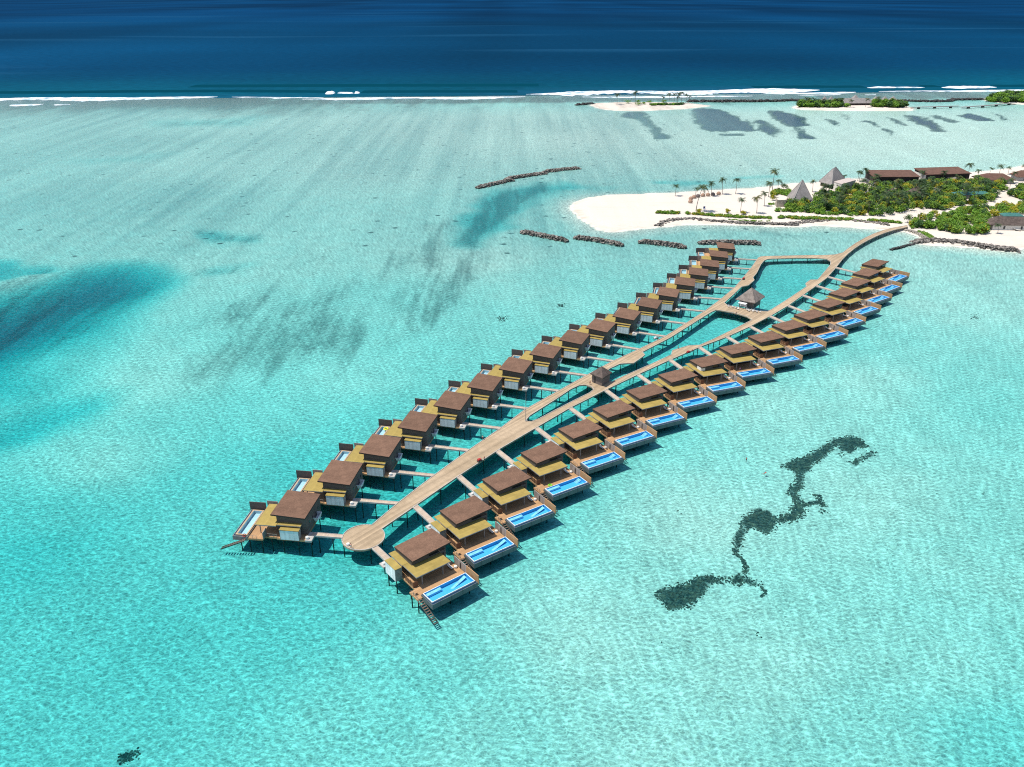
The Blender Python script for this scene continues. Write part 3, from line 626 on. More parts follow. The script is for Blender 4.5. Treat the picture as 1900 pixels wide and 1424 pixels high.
    for q4 in ([(g1 + .002, py0 + w), (px1 - w, py0 + w), (px1 - w, py1 - w), (g1 + .002, py1 - w)], [(px0 + w, py0 + w), (g1, py0 + w), (g1, k0 - .002), (px0 + w, k0 - .002)], [(px0 + w, k1 + .002), (g1, k1 + .002), (g1, py1 - w), (px0 + w, py1 - w)]): tw.add([(a_, b_, zw) for a_, b_ in q4], [(0, 1, 2, 3)])
    part('pool_tank', tk, M['tank'] if side == 'R' else M['trim'], [('overflow_water', tw, M['troughwater'])])
    ax, bx_, ay, by = px0 + .2, px1 - .75, py0 + .45, py1 - .4; r_ = .14 if side == 'R' else .42; fz = hw - 1.1
    rm = B()
    rm.box(ax, ax + r_, ay, by, zb + .21, hw); rm.box(bx_ - r_, bx_, ay, by, zb + .21, hw); rm.box(ax + r_, bx_ - r_, ay, ay + r_, zb + .21, hw); rm.box(ax + r_, bx_ - r_, by - r_, by, zb + .21, hw)
    part('pool_rim', rm, M['rim'] if side == 'R' else M['tanrim'])
    ix, jx, iy, jy = ax + r_ + .004, bx_ - r_ - .004, ay + r_ + .004, by - r_ - .004; pb = B(); q = .05
    pb.box(ix, jx, iy, jy, fz - .1, fz); pb.box(ix, ix + q, iy, jy, fz, hw - .05); pb.box(jx - q, jx, iy, jy, fz, hw - .05); pb.box(ix + q, jx - q, iy, iy + q, fz, hw - .05); pb.box(ix + q, jx - q, jy - q, jy, fz, hw - .05)
    subs = []
    if side == 'R':
        lg = B(); lg.box(ix + q, ix + 1.15, iy + q + .35, iy + 5.0, fz, hw - .4); subs.append(('pool_bench', lg, M['poolstep']))
    part('pool_basin', pb, M['pool'] if side == 'R' else M['palepool'], subs)
    part('pool_water', B().add([(ix + q + .004, iy + q + .004, hw - .2), (jx - q - .004, iy + q + .004, hw - .2), (jx - q - .004, jy - q - .004, hw - .2), (ix + q + .004, jy - q - .004, hw - .2)], [(0, 1, 2, 3)]), M['poolwater'] if side == 'R' else M['palepoolwater'])
    # screens on the far side
    if side == 'R':
        part('privacy_wall', B().box(10.9, 16.6, 12.5, 12.66, dk - .45, 4.45), M['greyscreen'], [('shower_pipe', B().box(13.9, 14.1, 12.32, 12.49, dk, 4.0), M['furn'])])
        part('wood_screen', B().box(16.64, 22.25, 12.48, 12.68, 1.7, 4.55), M['woodscreen'])
        sc = B()
        for k in range(5): sc.box(8.9, 12.7, -2.1, -2.04, dk + .12 + k * .3, dk + .34 + k * .3)
        for k in range(4): sc.box(8.8 + k * 1.28, 8.9 + k * 1.28, -2.16, -2.02, dk, dk + 1.7)
        sc.box(12.75, 12.9, -2.2, -.7, dk, dk + 1.75)
        part('slat_screen', sc, M['slat'])
    else:
        part('privacy_wall', B().box(13.4, 16.75, 11.9, 12.06, dk - .5, 5.0), M['greyscreen'])
        part('wood_screen', B().box(16.8, 22.0, 10.85, 11.03, 1.6, 4.95), M['darkscreen'])
        sc = B(); sc.box(12.0, 12.2, -3.0, -.6, dk, dk + 2.3)
        for k in range(4): sc.box(8.5 + k * 1.1, 8.58 + k * 1.1, -1.58, -1.5, dk, dk + 1.0)
        sc.box(8.5, 11.98, -1.58, -1.5, dk + 1.0, dk + 1.08); sc.box(8.5, 11.98, -1.56, -1.52, dk + .5, dk + .55)
        part('side_screen', sc, M['trim'])
        sh = B(); h0, h1 = 2.2, 4.3; g = .16
        sh.add([(-.45, 7.2, h0), (.1, 7.2, h0), (.1, 9.2, h0), (-.9, 9.2, h0), (-1.5, 5.9, h1), (.1, 5.9, h1), (.1, 9.4, h1), (-1.5, 9.4, h1), (-1.5 + g, 5.9 + g, h1), (.1, 5.9 + g, h1), (.1, 9.4 - g, h1), (-1.5 + g, 9.4 - g, h1), (-1.2, 6.6, h1 - 1.2), (.1, 6.6, h1 - 1.2), (.1, 9.2, h1 - 1.2), (-1.2, 9.2, h1 - 1.2)],
            [(3, 2, 1, 0), (0, 1, 5, 4), (2, 3, 7, 6), (3, 0, 4, 7), (4, 5, 9, 8), (6, 7, 11, 10), (7, 4, 8, 11), (8, 9, 13, 12), (10, 11, 15, 14), (11, 8, 12, 15), (12, 13, 14, 15)])
        part('shower_trough', sh, M['panel'])
    # stair down into the water
    st = B()
    if side == 'R': s0, s1, ys, wd = (17.65, 1.95), (25.0, -.7), -3.35, 1.15
    else: s0, s1, ys, wd = (17.4, 1.85), (24.2, -.9), -3.75, 1.1
    n = 11
    dy = 0 if side == 'R' else -.28
    for k in range(n):
        f = k / (n - 1); xs = s0[0] + (s1[0] - s0[0]) * f; zs = s0[1] + (s1[1] - s0[1]) * f; yk = ys + dy * k * .3
        st.box(xs, xs + .36, yk - wd / 2, yk + wd / 2, zs - .09, zs)
    for e in (-1, 1):
        m0 = MB(); y_ = ys + e * (wd / 2 + .05); ye = y_ + dy * n * .3
        st.add([(s0[0], y_ - .04, s0[1] - .3), (s0[0], y_ + .04, s0[1] - .3), (s0[0], y_ + .04, s0[1] + .05), (s0[0], y_ - .04, s0[1] + .05), (s1[0] + .4, ye - .04, s1[1] - .35), (s1[0] + .4, ye + .04, s1[1] - .35), (s1[0] + .4, ye + .04, s1[1]), (s1[0] + .4, ye - .04, s1[1])],
               [(0, 1, 2, 3), (7, 6, 5, 4), (0, 4, 5, 1), (1, 5, 6, 2), (2, 6, 7, 3), (3, 7, 4, 0)])
    part('water_stair', st, M['stair'])
    rl = B()
    for xk in (14.2, 15.4, 16.6, 17.5):
        yy = -3.82 if side == 'R' else -2.92
        rl.box(xk, xk + .07, yy, yy + .07, dk, dk + .95)
    rl.box(14.2, 17.57, yy + .01, yy + .06, dk + .95, dk + 1.0)
    part('handrail', rl, M['trim'])
    return out
KINDS = {s: villa_kind(s) for s in 'RL'}
extra = {}
def simple(name, mb, mat): return (name, mb.mesh(name, mat), [])
mb = MB()
mb.prism([(0, 0), (1.1, -.5), (3.6, 5.8), (2.5, 6.3)], 2.05, 2.46)
extra['slide'] = None
_s = MB(); _s.prism([(18.9, 5.6), (19.5, 6.1), (18.4, 11.2), (17.35, 11.2)], [1.6, 1.6, 2.26, 2.26], [1.74, 1.74, 2.42, 2.42]); extra['ramp'] = simple('pool_ramp', _s, M['poolstep'])
_s = MB()
for k in range(4): _s.box(17.35 + .02, 18.9, 9.3 + k * .5, 9.78 + k * .5, 1.6, 1.75 + k * .2)
extra['steps'] = simple('pool_steps', _s, M['poolstep'])
_s = MB(); _s.box(6.1, 8.75, .0, .17, 5.76, 7.1); _s.box(8.77, 8.93, .17, 2.0, 5.76, 7.1); extra['cover'] = simple('white_sheet', _s, M['white'])
ORD = ['first', 'second', 'third', 'fourth', 'fifth', 'sixth', 'seventh', 'eighth', 'ninth', 'tenth', 'eleventh', 'twelfth', 'thirteenth', 'fourteenth', 'fifteenth', 'sixteenth', 'seventeenth', 'eighteenth']
PILES = {'R': [(2.2, -3.6), (6.5, -3.6), (-.4, -2.0), (11, -2.0), (14.2, -3.6), (17.2, -3.5), (19.5, -1.6), (19.5, 5), (19.5, 11.4), (14.5, 12.1), (-.4, 12), (6, 12)], 'L': [(2.2, -1.6), (6.8, -1.6), (-1.7, -1.6), (10.4, -1.3), (12.8, -2.7), (16.5, -2.7), (19.5, -2.2), (19.5, 4), (19.5, 10), (14.5, 11.4), (.4, 11.4), (.4, 4)]}
VROOT = {}
def wpt(v, x, y, z=0):                                 # local point of a villa -> world (y mirrored for the left row)
    s, k, X, Y, th = v; th = R(th); c, q = math.cos(th), math.sin(th); y = y if s == 'R' else -y
    return (X + c * x - q * y, Y + q * x + c * y, z)
BR_SEG = {}
for v in TAB:
    s, k, X, Y, th = v
    root = empty('overwater_villa', (X, Y, 0), R(th)); VROOT[(s, k)] = root
    o_ = ORD[k - 1]
    if s == 'R':
        lab = f'overwater villa with bright blue pool, {o_} of its row counted from the round platform'
        if k == 1: lab = 'overwater villa with bright blue pool right beside the round platform, its stair into open water'
        if k == 9: lab = 'overwater villa with bright blue pool and a white sheeted corner under its brown roof'
        if k == 18: lab = 'overwater villa with bright blue pool at the far shore end of its row'
    else:
        lab = f'overwater villa with pale grey pool, {o_} of its row counted from the round platform'
        if k == 1: lab = 'overwater villa with pale grey pool at the row end beside the round platform'
        if k == 18: lab = 'overwater villa with pale grey pool in front of the rock breakwater, last of its row'
    tag(root, lab, 'villa', 'brown roofed villas with blue pools' if s == 'R' else 'brown roofed villas with pale pools')
    def hang(p, root=root):
        o = bpy.data.objects.new(p[0], p[1]); COL.objects.link(o); o.parent = root
        for sn, sm in p[2]:
            q = bpy.data.objects.new(sn, sm); COL.objects.link(q); q.parent = o
        return o
    for p in KINDS[s]: hang(p)
    if s == 'R': hang(extra['ramp'] if k <= 3 else extra['steps'])
    if s == 'R' and k == 9: hang(extra['cover'])
    for a, b in PILES[s]: put_pile(pm_villa, root, a, b if s == 'R' else -b)
    # footbridge to the boardwalk
    yb0, yb1 = (-2.1, -.15) if s == 'R' else (.45, 2.1)
    xs = -.92 if s == 'R' else -1.02
    def reach(yy):
        d = 0.
        while d < 40:
            w = wpt(v, xs - d, yy)
            if on_walk(w[0], w[1]): return xs - d
            d += .1
        return xs - 9
    e0, e1 = reach(yb0), reach(yb1)
    e0 += .02; e1 += .02; BR_SEG[(s, k)] = (e0, e1)
    fl = s == 'L'; mb = MB(fl); zt = 1.985
    mb.prism([(e0, yb0 + .14), (xs, yb0 + .14), (xs, yb1 - .14), (e1, yb1 - .14)], zt - .25, zt)
    br = mb.build('footbridge', M['bridge'], root)
    mb = MB(fl)
    mb.prism([(e0, yb0), (xs, yb0), (xs, yb0 + .135), (e0, yb0 + .135)], zt - .42, zt + .12); mb.prism([(e1, yb1 - .135), (xs, yb1 - .135), (xs, yb1), (e1, yb1)], zt - .42, zt + .12)
    mb.build('side_beam', M['slab'], br)
    L = xs - max(e0, e1)
    for q in range(max(1, int(L / 4.2))):
        xx = xs - 2.2 - q * 4.2
        if xx > max(e0, e1) + 1: put_pile(pm_walk, br, xx, (yb0 + .3) if s == 'R' else -(yb0 + .3))
# ------------------------------------------------------------------ thatched huts on the boardwalk, flagpole
def solve_z(x, y, v):                                   # height of a point over (x, y) that stands at pixel row v
    lo, hi = -5., 60.
    for _ in range(50):
        z = (lo + hi) / 2; dz = z - H
        d = y * math.cos(PITCH) - dz * math.sin(PITCH); up = y * math.sin(PITCH) + dz * math.cos(PITCH)
        if 712 - F * up / d > v: lo = z
        else: hi = z
    return z
def hip_mesh(cs, apex, eave, th, ridge=None):
    "pyramid roof over the corners cs (ccw): a thick skin with an overhanging lower edge"
    mb = MB(); n = len(cs); ap = ridge if ridge else [apex] * n
    vs = [(x, y, eave) for x, y in cs] + [(x, y, eave + th) for x, y in cs]
    fs = [(i, (i + 1) % n, n + (i + 1) % n, n + i) for i in range(n)] + [tuple(range(n - 1, -1, -1))]
    mb.add(vs, fs)
    for i in range(n):
        j = (i + 1) % n; a = (*cs[i], eave + th); b = (*cs[j], eave + th)
        mid = [tuple(a[k] * (1 - f) + ap[i][k] * f - (0.0 if k < 2 else .0) for k in range(3)) for f in (.5,)]
        if ap[i] == ap[j]: mb.add([a, b, ap[i]], [(0, 1, 2)])
        else: mb.add([a, b, ap[j], ap[i]], [(0, 1, 2, 3)])
    return mb
def hut(name, corners, apex_v, eave, label, cat, thatch, inset, base, doors, dark_wall):
    L, Fr, Rr = corners; Bk = (L[0] + Rr[0] - Fr[0], L[1] + Rr[1] - Fr[1])
    cs = [L, Fr, Rr, Bk]; cx, cy = (L[0] + Rr[0]) / 2, (L[1] + Rr[1]) / 2
    az = solve_z(cx, cy, apex_v); root = tag(empty(name, (cx, cy, 0)), label, cat)
    child(hip_mesh(cs, (cx, cy, az), eave, .35), 'thatch_roof', thatch, root)
    ins = [(cx + (x - cx) * inset, cy + (y - cy) * inset) for x, y in cs]
    wl_ = child(MB().prism(ins, base, eave - .01), 'wall', dark_wall, root)
    for a, b, f0, f1, z0, z1 in doors:
        p, q = Vector(ins[a]), Vector(ins[b]); u = (q - p).normalized(); nr = Vector((u.y, -u.x))
        c0, c1 = p + (q - p) * f0 + nr * .004, p + (q - p) * f1 + nr * .004
        o = child(MB().prism([tuple(c0), tuple(c0 + nr * .06), tuple(c1 + nr * .06), tuple(c1)][::-1], base + z0, base + z1), 'doorway', M['furn'], root); o.parent = root
    for x, y in ins: put_pile(pm_walk, root, (x - cx) * .95, (y - cy) * .95)
    return root, ins
M['hutwall'] = mat_boards('hut_wall', (.2, .165, .145), 'Z', .22, .2, .7)
HE = 5.2
hut('thatched_pavilion', [at(1364.7, 556.5, HE), at(1401, 564, HE), at(1419.8, 551.5, HE)], 533.7, HE, 'large thatched pavilion with white chairs in front, on the middle boardwalk link', 'pavilion', M['thatch'], .72, 1.5, [(0, 1, .08, .42, .3, 3.0), (1, 2, .12, .4, .3, 2.8)], M['hutwall'])
HE = 5.6
hut('thatched_hut', [at(1094.6, 694.5, HE), at(1118, 704, HE), at(1136, 692.5, HE)], 679.8, HE, 'small square thatched hut of dark wood where the boardwalks meet again', 'hut', M['thatchdark'], .8, 2.0, [(0, 1, .2, .36, .1, 2.9)], M['hutwall'])
x, y = at(975.5, 782, DZ)
fp = tag(empty('flagpole', (x, y, DZ)), 'tall thin bare pole at the fork of the boardwalk', 'pole')
MB().tube([(0, 0, 0), (0, 0, 6), (0, 0, solve_z(x, y, 722) - DZ)], [.13, .1, .05], 6).build('mast', M['trim'], fp)
MB().tube([(0, 0, 0), (0, 0, .5)], [.28, .22], 8).build('base', M['slab'], fp)

# ------------------------------------------------------------------ rock breakwaters
def ico():
    bm = bmesh.new(); bmesh.ops.create_icosphere(bm, subdivisions=1, radius=1); v = np.array([w.co[:] for w in bm.verts]); f = [tuple(w.index for w in q.verts) for q in bm.faces]; bm.free(); return v, f
IV, IF = ico()
def mat_rock(name, a, b):
    t = NT(name); p = t.pos(); vn = t.n('ShaderNodeTexVoronoi', feature='F1'); t.put(vn.inputs['Vector'], p); vn.inputs['Scale'].default_value = .8
    sp = t.n('ShaderNodeSeparateColor'); t.put(sp.inputs[0], vn.outputs['Color'])
    c = t.mix(sp.outputs[0], a, b)
    t.bsdf(t.mix(1., c, t.ramp(t.noise(p, 2., 4), .3, .7, .7, 1.25), 'MULTIPLY'), .9, .15); return t.m
M['rock'] = mat_rock('dark_rock', (.03, .028, .026), (.34, .3, .26)); M['rock2'] = mat_rock('pale_rock', (.16, .14, .115), (.42, .37, .31)); M['rockdark'] = mat_rock('black_rock', (.03, .03, .03), (.1, .095, .09))
def rock_pile(name, trace, width, top, size, label, cat, mat, seed, z=0.3, group=None, dens=1.5):
    q = W(trace, z); rr = random.Random(seed); mb = MB(); cx, cy = q[len(q) // 2]
    vs = []; fs = []
    for i in range(len(q) - 1):
        a = Vector(q[i]); b = Vector(q[i + 1]); d = b - a; L = d.length; u = d / L; nr = Vector((-u.y, u.x))
        for _ in range(int(L * width * dens / size ** 2) + 2):
            s = rr.uniform(-size * .3, L); o = rr.gauss(0, .42); o = max(-1, min(1, o)); e = a + u * s + nr * o * width / 2
            ends = min(1, .35 + min(s + (0 if i == 0 else 99), L - s + (0 if i == len(q) - 2 else 99)) / 5)
            zt = top * (1 - abs(o) ** 1.6) * ends * rr.uniform(.75, 1.1) - .1
            r = size * rr.uniform(.5, 1.05); sc = (r * rr.uniform(.7, 1.2), r * rr.uniform(.7, 1.2), r * rr.uniform(.5, .85)); an = rr.random() * 6.28
            c_, s_ = math.cos(an), math.sin(an); n0 = len(mb.v) + len(vs)
            ks = np.array([rr.uniform(.75, 1.2) for _ in range(len(IV))])[:, None] * IV * np.array(sc)
            g = height(e.x, e.y); zz_ = max(zt, g + .1) if g > 0 else zt
            for p in ks: vs.append((e.x + p[0] * c_ - p[1] * s_ - cx, e.y + p[0] * s_ + p[1] * c_ - cy, zz_ + p[2]))
            fs += [tuple(n0 + k for k in f) for f in IF]
        # core so that no water shows through
        m = (a + b) / 2; c8 = []
    mb.v = vs; mb.f = fs; mb.m = [0] * len(fs)
    for i in range(len(q) - 1):
        a = Vector(q[i]); b = Vector(q[i + 1]); d = b - a; u = d.normalized(); nr = Vector((-u.y, u.x)); w2 = width / 2
        P = [(a - nr * w2, -2), (a + nr * w2, -2), (a + nr * w2 * .3, top * .6), (a - nr * w2 * .3, top * .6)]; Q = [(b - nr * w2, -2), (b + nr * w2, -2), (b + nr * w2 * .3, top * .6), (b - nr * w2 * .3, top * .6)]
        mb.add([(p.x - cx, p.y - cy, h) for p, h in P + Q], [(0, 1, 2, 3), (7, 6, 5, 4), (0, 4, 5, 1), (1, 5, 6, 2), (2, 6, 7, 3), (3, 7, 4, 0)])
    return tag(mb.build(name, mat, loc=(cx, cy, 0)), label, cat, group)
UB = 'rock breakwaters beyond the sand spit'; LB = 'rock breakwaters in front of the sand spit'
for k, (tr, lb) in enumerate([([(838, 310), (900, 296), (1000, 275), (1090, 252), (1145, 247)], 'nearest and leftmost of three staggered rock breakwaters beyond the sand spit'), ([(1088, 234), (1200, 220), (1320, 200), (1415, 188)], 'middle one of three staggered rock breakwaters beyond the sand spit'), ([(1395, 178), (1550, 160), (1695, 146)], 'farthest of three staggered rock breakwaters beyond the sand spit')]):
    rock_pile('breakwater', F4(tr), 6.5, 1.9, 1.0, lb, 'breakwater', M['rock'], 20 + k, group=UB)
for k, (tr, lb) in enumerate([([(967, 430), (1000, 436.5), (1053, 447)], 'dark rock breakwater farthest left off the tip of the sand spit'), ([(1066, 440.5), (1110, 446.5), (1156, 455)], 'rock breakwater second from the left off the sand spit'), ([(1185, 448.5), (1230, 452.5), (1273, 459)], 'rock breakwater third from the left off the sand spit'), ([(1296, 451), (1350, 450.5), (1411, 451.5)], 'rock breakwater partly hidden behind the last pale-pool villa')]):
    rock_pile('breakwater', tr, 5.2, 2., .85, lb, 'breakwater', M['rock'], 30 + k, group=LB)
rock_pile('rock_revetment', C7([(775, 605), (830, 578), (940, 562), (1050, 556), (1200, 568), (1400, 580), (1550, 588), (1700, 592), (1900, 596)]) + C8([(250, 518), (400, 506), (560, 498), (660, 500), (800, 515), (950, 533)]), 5, 1.6, 1.15, 'long curved line of grey rocks along the beach left of the boardwalk landing', 'rock revetment', M['rock'], 41, dens=1.2)
rock_pile('rock_revetment', C8([(1125, 648), (1200, 642), (1300, 643), (1420, 650), (1530, 665), (1640, 684), (1760, 698), (1862, 706)]), 8, 2.2, 1.3, 'thick dark rock wall along the beach right of the boardwalk landing', 'rock revetment', M['rock'], 42)
rock_pile('rock_spit', C8([(962, 693), (1020, 682), (1070, 668), (1125, 655)]), 2.6, .7, .9, 'low trail of dark rocks straggling into the water beside the rock wall', 'rocks', M['rockdark'], 43, dens=.8)
rock_pile('rock_edge', C8([(1056, 560), (1110, 572), (1160, 590), (1200, 615), (1215, 630)]), 4.5, 1.3, .8, 'pale stone edge curving from the boardwalk landing round the small bay', 'rock edge', M['rock2'], 44)
rock_pile('reef_dike', B1([(-60, 262), (30, 256), (100, 250)]), 9, 1.6, 2.2, 'low dark rock dike ending at the sparse palm islet from the left', 'dike', M['rockdark'], 45, dens=1.)
rock_pile('reef_dike', B1([(930, 232), (1200, 233), (1500, 232), (1760, 228), (1850, 222), (1900, 226), (1960, 236)]) , 9, 2.2, 2.4, 'long dark rock dike between the sparse palm islet and the pavilion islet', 'dike', M['rockdark'], 46, dens=1.)
rock_pile('reef_dike', B2([(960, 196), (1100, 200), (1200, 202), (1340, 198), (1350, 190), (1480, 187), (1600, 186)]), 9, 2., 2.4, 'dark rock dike between the pavilion islet and the bushy islet at the right', 'dike', M['rockdark'], 47, dens=1.)

# ------------------------------------------------------------------ coral under the water
t = NT('coral'); p = t.pos()
t.bsdf(t.mix(t.ramp(t.noise(p, .7, 5, .7), .35, .7), (.03, .06, .06), (.14, .15, .11)), .9, .0); M['coral'] = t.m
def coral(polys, lines, dens, label, seed, name='coral_patch'):
    rr = random.Random(seed); mb = MB(); vs = []; fs = []; dens *= 6.5
    allp = [W(p, -1.3) for p in polys]; pts = []
    for q in allp:
        xs = [a for a, b in q]; ys = [b for a, b in q]; A = (max(xs) - min(xs)) * (max(ys) - min(ys))
        ex = np.array([rr.uniform(min(xs) - 1, max(xs) + 1) for _ in range(int(A * dens))]); ey = np.array([rr.uniform(min(ys) - 1, max(ys) + 1) for _ in range(len(ex))])
        sd = sdf(ex, ey, q); keep = sd > np.array([rr.gauss(-.1, .55) for _ in ex]); pts += list(zip(ex[keep], ey[keep]))
    for ln, w in lines:
        q = W(ln, -1.3)
        for i in range(len(q) - 1):
            L = math.dist(q[i], q[i + 1])
            for _ in range(int(L * w * dens * 1.4) + 1):
                f = rr.random(); pts.append((q[i][0] + (q[i + 1][0] - q[i][0]) * f + rr.gauss(0, w * .33), q[i][1] + (q[i + 1][1] - q[i][1]) * f + rr.gauss(0, w * .33)))
    if not pts: pts = [allp[0][0], allp[0][2]]
    cx = sum(p[0] for p in pts) / len(pts); cy = sum(p[1] for p in pts) / len(pts)
    for x, y in pts:
        r = rr.uniform(.12, .4); n0 = len(vs); g = height(x, y); sc = np.array([r * rr.uniform(.7, 1.3), r * rr.uniform(.7, 1.3), r * rr.uniform(.3, .6)])
        ks = np.array([rr.uniform(.65, 1.3) for _ in range(len(IV))])[:, None] * IV * sc
        for p in ks: vs.append((x + p[0] - cx, y + p[1] - cy, g + .05 + p[2]))
        fs += [tuple(n0 + k for k in f) for f in IF]
    mb.v = vs; mb.f = fs; mb.m = [0] * len(fs)
    return tag(mb.build(name, M['coral'], loc=(cx, cy, 0)), label, 'coral', 'coral garden in the open shallows' if name == 'coral_patch' else None)
coral([E5([(140, 1185), (250, 1150), (370, 1120), (440, 1082), (500, 1078), (600, 1090), (600, 1122), (490, 1132), (490, 1180), (420, 1240), (380, 1290), (230, 1310), (190, 1260)])], [], 1.5, 'dark blocky coral patch with a narrow arm, nearest the camera in the chain', 1)
coral([E5([(620, 1100), (740, 1060), (780, 1095), (860, 1130), (840, 1150), (760, 1125), (700, 1140), (630, 1120)])], [(E5([(760, 1060), (765, 1010), (735, 960), (695, 925), (692, 890)]), 1.3), (E5([(860, 1140), (900, 1190), (870, 1225)]), .7)], 1.5, 'tapering coral patch with a thin broken trail of lumps leading away from it', 2)
coral([E5([(690, 885), (678, 830), (708, 775), (750, 745), (772, 760), (740, 820), (735, 885)]), E5([(720, 720), (760, 670), (860, 618), (930, 640), (975, 700), (960, 760), (910, 785), (850, 762), (770, 745)])], [], 1.4, 'large round coral patch with a tail in the middle of the chain', 3)
coral([E5([(1070, 670), (1110, 640), (1140, 640), (1150, 670), (1100, 690)]), E5([(1255, 622), (1300, 612), (1332, 637), (1300, 650)])], [(E5([(975, 692), (1050, 682), (1100, 665), (1130, 620), (1130, 570)]), 3.2), (E5([(1130, 585), (1190, 588), (1240, 575), (1290, 570), (1305, 600)]), 1.6), (E5([(1280, 560), (1265, 525), (1235, 520)]), 1.7)], 1.4, 'hooked coral patch with a side branch, right of the large round one', 4)
coral([E5([(1100, 560), (1060, 500), (1070, 465), (1105, 440), (1115, 400), (1120, 370), (1165, 370), (1150, 420), (1165, 475), (1120, 500), (1140, 540), (1150, 570)])], [], 1.4, 'narrow upright coral patch joining the hooked one to the long upper one', 5)
coral([E5([(1020, 320), (1080, 282), (1180, 250), (1240, 222), (1320, 172), (1390, 132), (1500, 106), (1560, 130), (1612, 183), (1540, 195), (1490, 225), (1430, 210), (1410, 165), (1320, 235), (1230, 315), (1200, 350), (1130, 370)]), E5([(1395, 235), (1420, 220), (1450, 235), (1425, 250)])], [], 1.35, 'long wide coral patch at the far end of the chain', 6)
coral([E5([(1488, 292), (1560, 258), (1640, 215), (1675, 222), (1600, 265), (1530, 306)])], [], 1.4, 'straight isolated bar of coral right of the chain', 7)
coral([zz((0, 1000), .2978)([(735, 1310), (790, 1290), (835, 1280), (838, 1310), (790, 1340), (740, 1355)])], [], 3., 'lone dark coral head near the bottom left corner', 8, 'coral_lump')
for k, (u, v, lb) in enumerate([(1409, 1177, 'small dark coral head below the coral chain'), (1227, 1188, 'tiny dark coral head left of the small one below the chain'), (1040, 568, 'dark coral head in the clear water left of the pale-pool villas'), (1827, 913, 'small dark coral head in open water at the right edge'), (1740, 917, 'pair of tiny dark coral heads right of the coral chain'), (1257, 950, 'tiny coral head left of the large round patch'), (1808, 590, 'faint dark coral head in the pale water at upper right'), (930, 592, 'small greenish coral rubble left of the pale-pool row')]):
    s_ = [3., 2., 4.5, 3., 2., 2., 7., 9.][k]; coral([[(u - s_, v - s_ * .5), (u + s_, v - s_ * .6), (u + s_ * 1.1, v + s_ * .5), (u - s_ * .9, v + s_ * .6)]], [], 2.2 if k < 6 else .5, lb, 60 + k, 'coral_lump')
# ------------------------------------------------------------------ buildings on the island
GZ = 1.6
def g_at(u, v): return at(u, v, GZ)
M['grey_shingle'] = mat_shingle('grey_shingle', (.3, .27, .25)); M['render_white'] = mat_plain('white_render', (.62, .58, .52), .8); M['render_grey'] = mat_plain('grey_render', (.33, .32, .31), .8)
M['darkwood'] = mat_boards('dark_timber', (.045, .035, .032), 'X', .6, .3); M['island_roof'] = mat_shingle('red_brown_shingle', (.15, .083, .06)); M['greenroof'] = mat_plain('green_metal_roof', (.05, .16, .14), .6)
M['stonewall'] = mat_rock('sand_stone', (.3, .26, .2), (.48, .42, .33)); M['pinkroof'] = mat_plain('pale_flat_roof', (.5, .42, .37), .85)
def pyramid(trace, apex_px, z, ridge, label):
    L, Fr, Rr = [at(u, v, z) for u, v in D2(trace)]; Bk = (L[0] + Rr[0] - Fr[0], L[1] + Rr[1] - Fr[1]); cs = [L, Fr, Rr, Bk]
    cx, cy = (L[0] + Rr[0]) / 2, (L[1] + Rr[1]) / 2; root = tag(empty('pyramid_hall', (cx, cy, 0)), label, 'pavilion')
    ap = D2([apex_px])[0]; az = solve_z(cx, cy, ap[1])
    if ridge:                                             # short ridge instead of a point
        u = Vector((Rr[0] - Fr[0], Rr[1] - Fr[1])).normalized() * ridge / 2; a = (cx - u.x, cy - u.y, az - .4); b = (cx + u.x, cy + u.y, az)
        mb = hip_mesh(cs, None, z, .6, [a, a, b, b])
    else: mb = hip_mesh(cs, (cx, cy, az), z, .6)
    rf = child(mb, 'shingle_roof', M['grey_shingle'], root)
    hp = MB()
    for (x, y), e in zip(cs, ([a, a, b, b] if ridge else [(cx, cy, az)] * 4)): hp.tube([(x, y, z + .65), (e[0], e[1], e[2] + .05)], [.22, .22], 5)
    o = child(hp, 'hip_ridge', M['trim'], root)
    ins = [(cx + (x - cx) * .86, cy + (y - cy) * .86) for x, y in cs]
    child(MB().prism(ins, .4, z - .02), 'wall', M['darkwood'], root)
    return root
pyramid([(447, 545), (520, 625), (787, 605)], (628, 319), 4.2, 0, 'nearer pointed pyramid hall with grey shingle roof behind the sand spit')
pyramid([(872, 350), (1046, 405), (1238, 330)], (1095, 150), 4.5, 4.5, 'farther, taller pyramid hall with grey shingle roof and short ridge')
def block(name, label, cat, L, Fr, Rr, h, wall, roofm, extra_=None):
    "walls over three ground corners (left, front, right as seen in the photo)"
    Bk = (L[0] + Rr[0] - Fr[0], L[1] + Rr[1] - Fr[1]); cs = [L, Fr, Rr, Bk]; cx, cy = (L[0] + Rr[0]) / 2, (L[1] + Rr[1]) / 2
    root = tag(empty(name, (cx, cy, 0)), label, cat)
    wl2 = child(MB().prism(cs, .3, [h] * 4 if not isinstance(h, (list, tuple)) else list(h)), 'wall', wall, root)
    return root, cs, wl2
L_, F_, R_ = g_at(*D2([(1062, 462)])[0]), g_at(*D2([(1165, 495)])[0]), g_at(*D2([(1352, 440)])[0])
hh = solve_z(*F_, D2([(1165, 383)])[0][1])
bk, cs, wl2 = block('white_annex', 'white cubic building with flat pale roof in front of the taller pyramid', 'building', L_, F_, R_, hh, M['render_white'], None)
cxy = Vector(((L_[0] + R_[0]) / 2, (L_[1] + R_[1]) / 2))
child(MB().prism([tuple(cxy + (Vector(p) - cxy) * 1.03) for p in cs], hh + .003, hh + .35), 'flat_roof', M['pinkroof'], bk)
u = (Vector(F_) - Vector(L_)); 
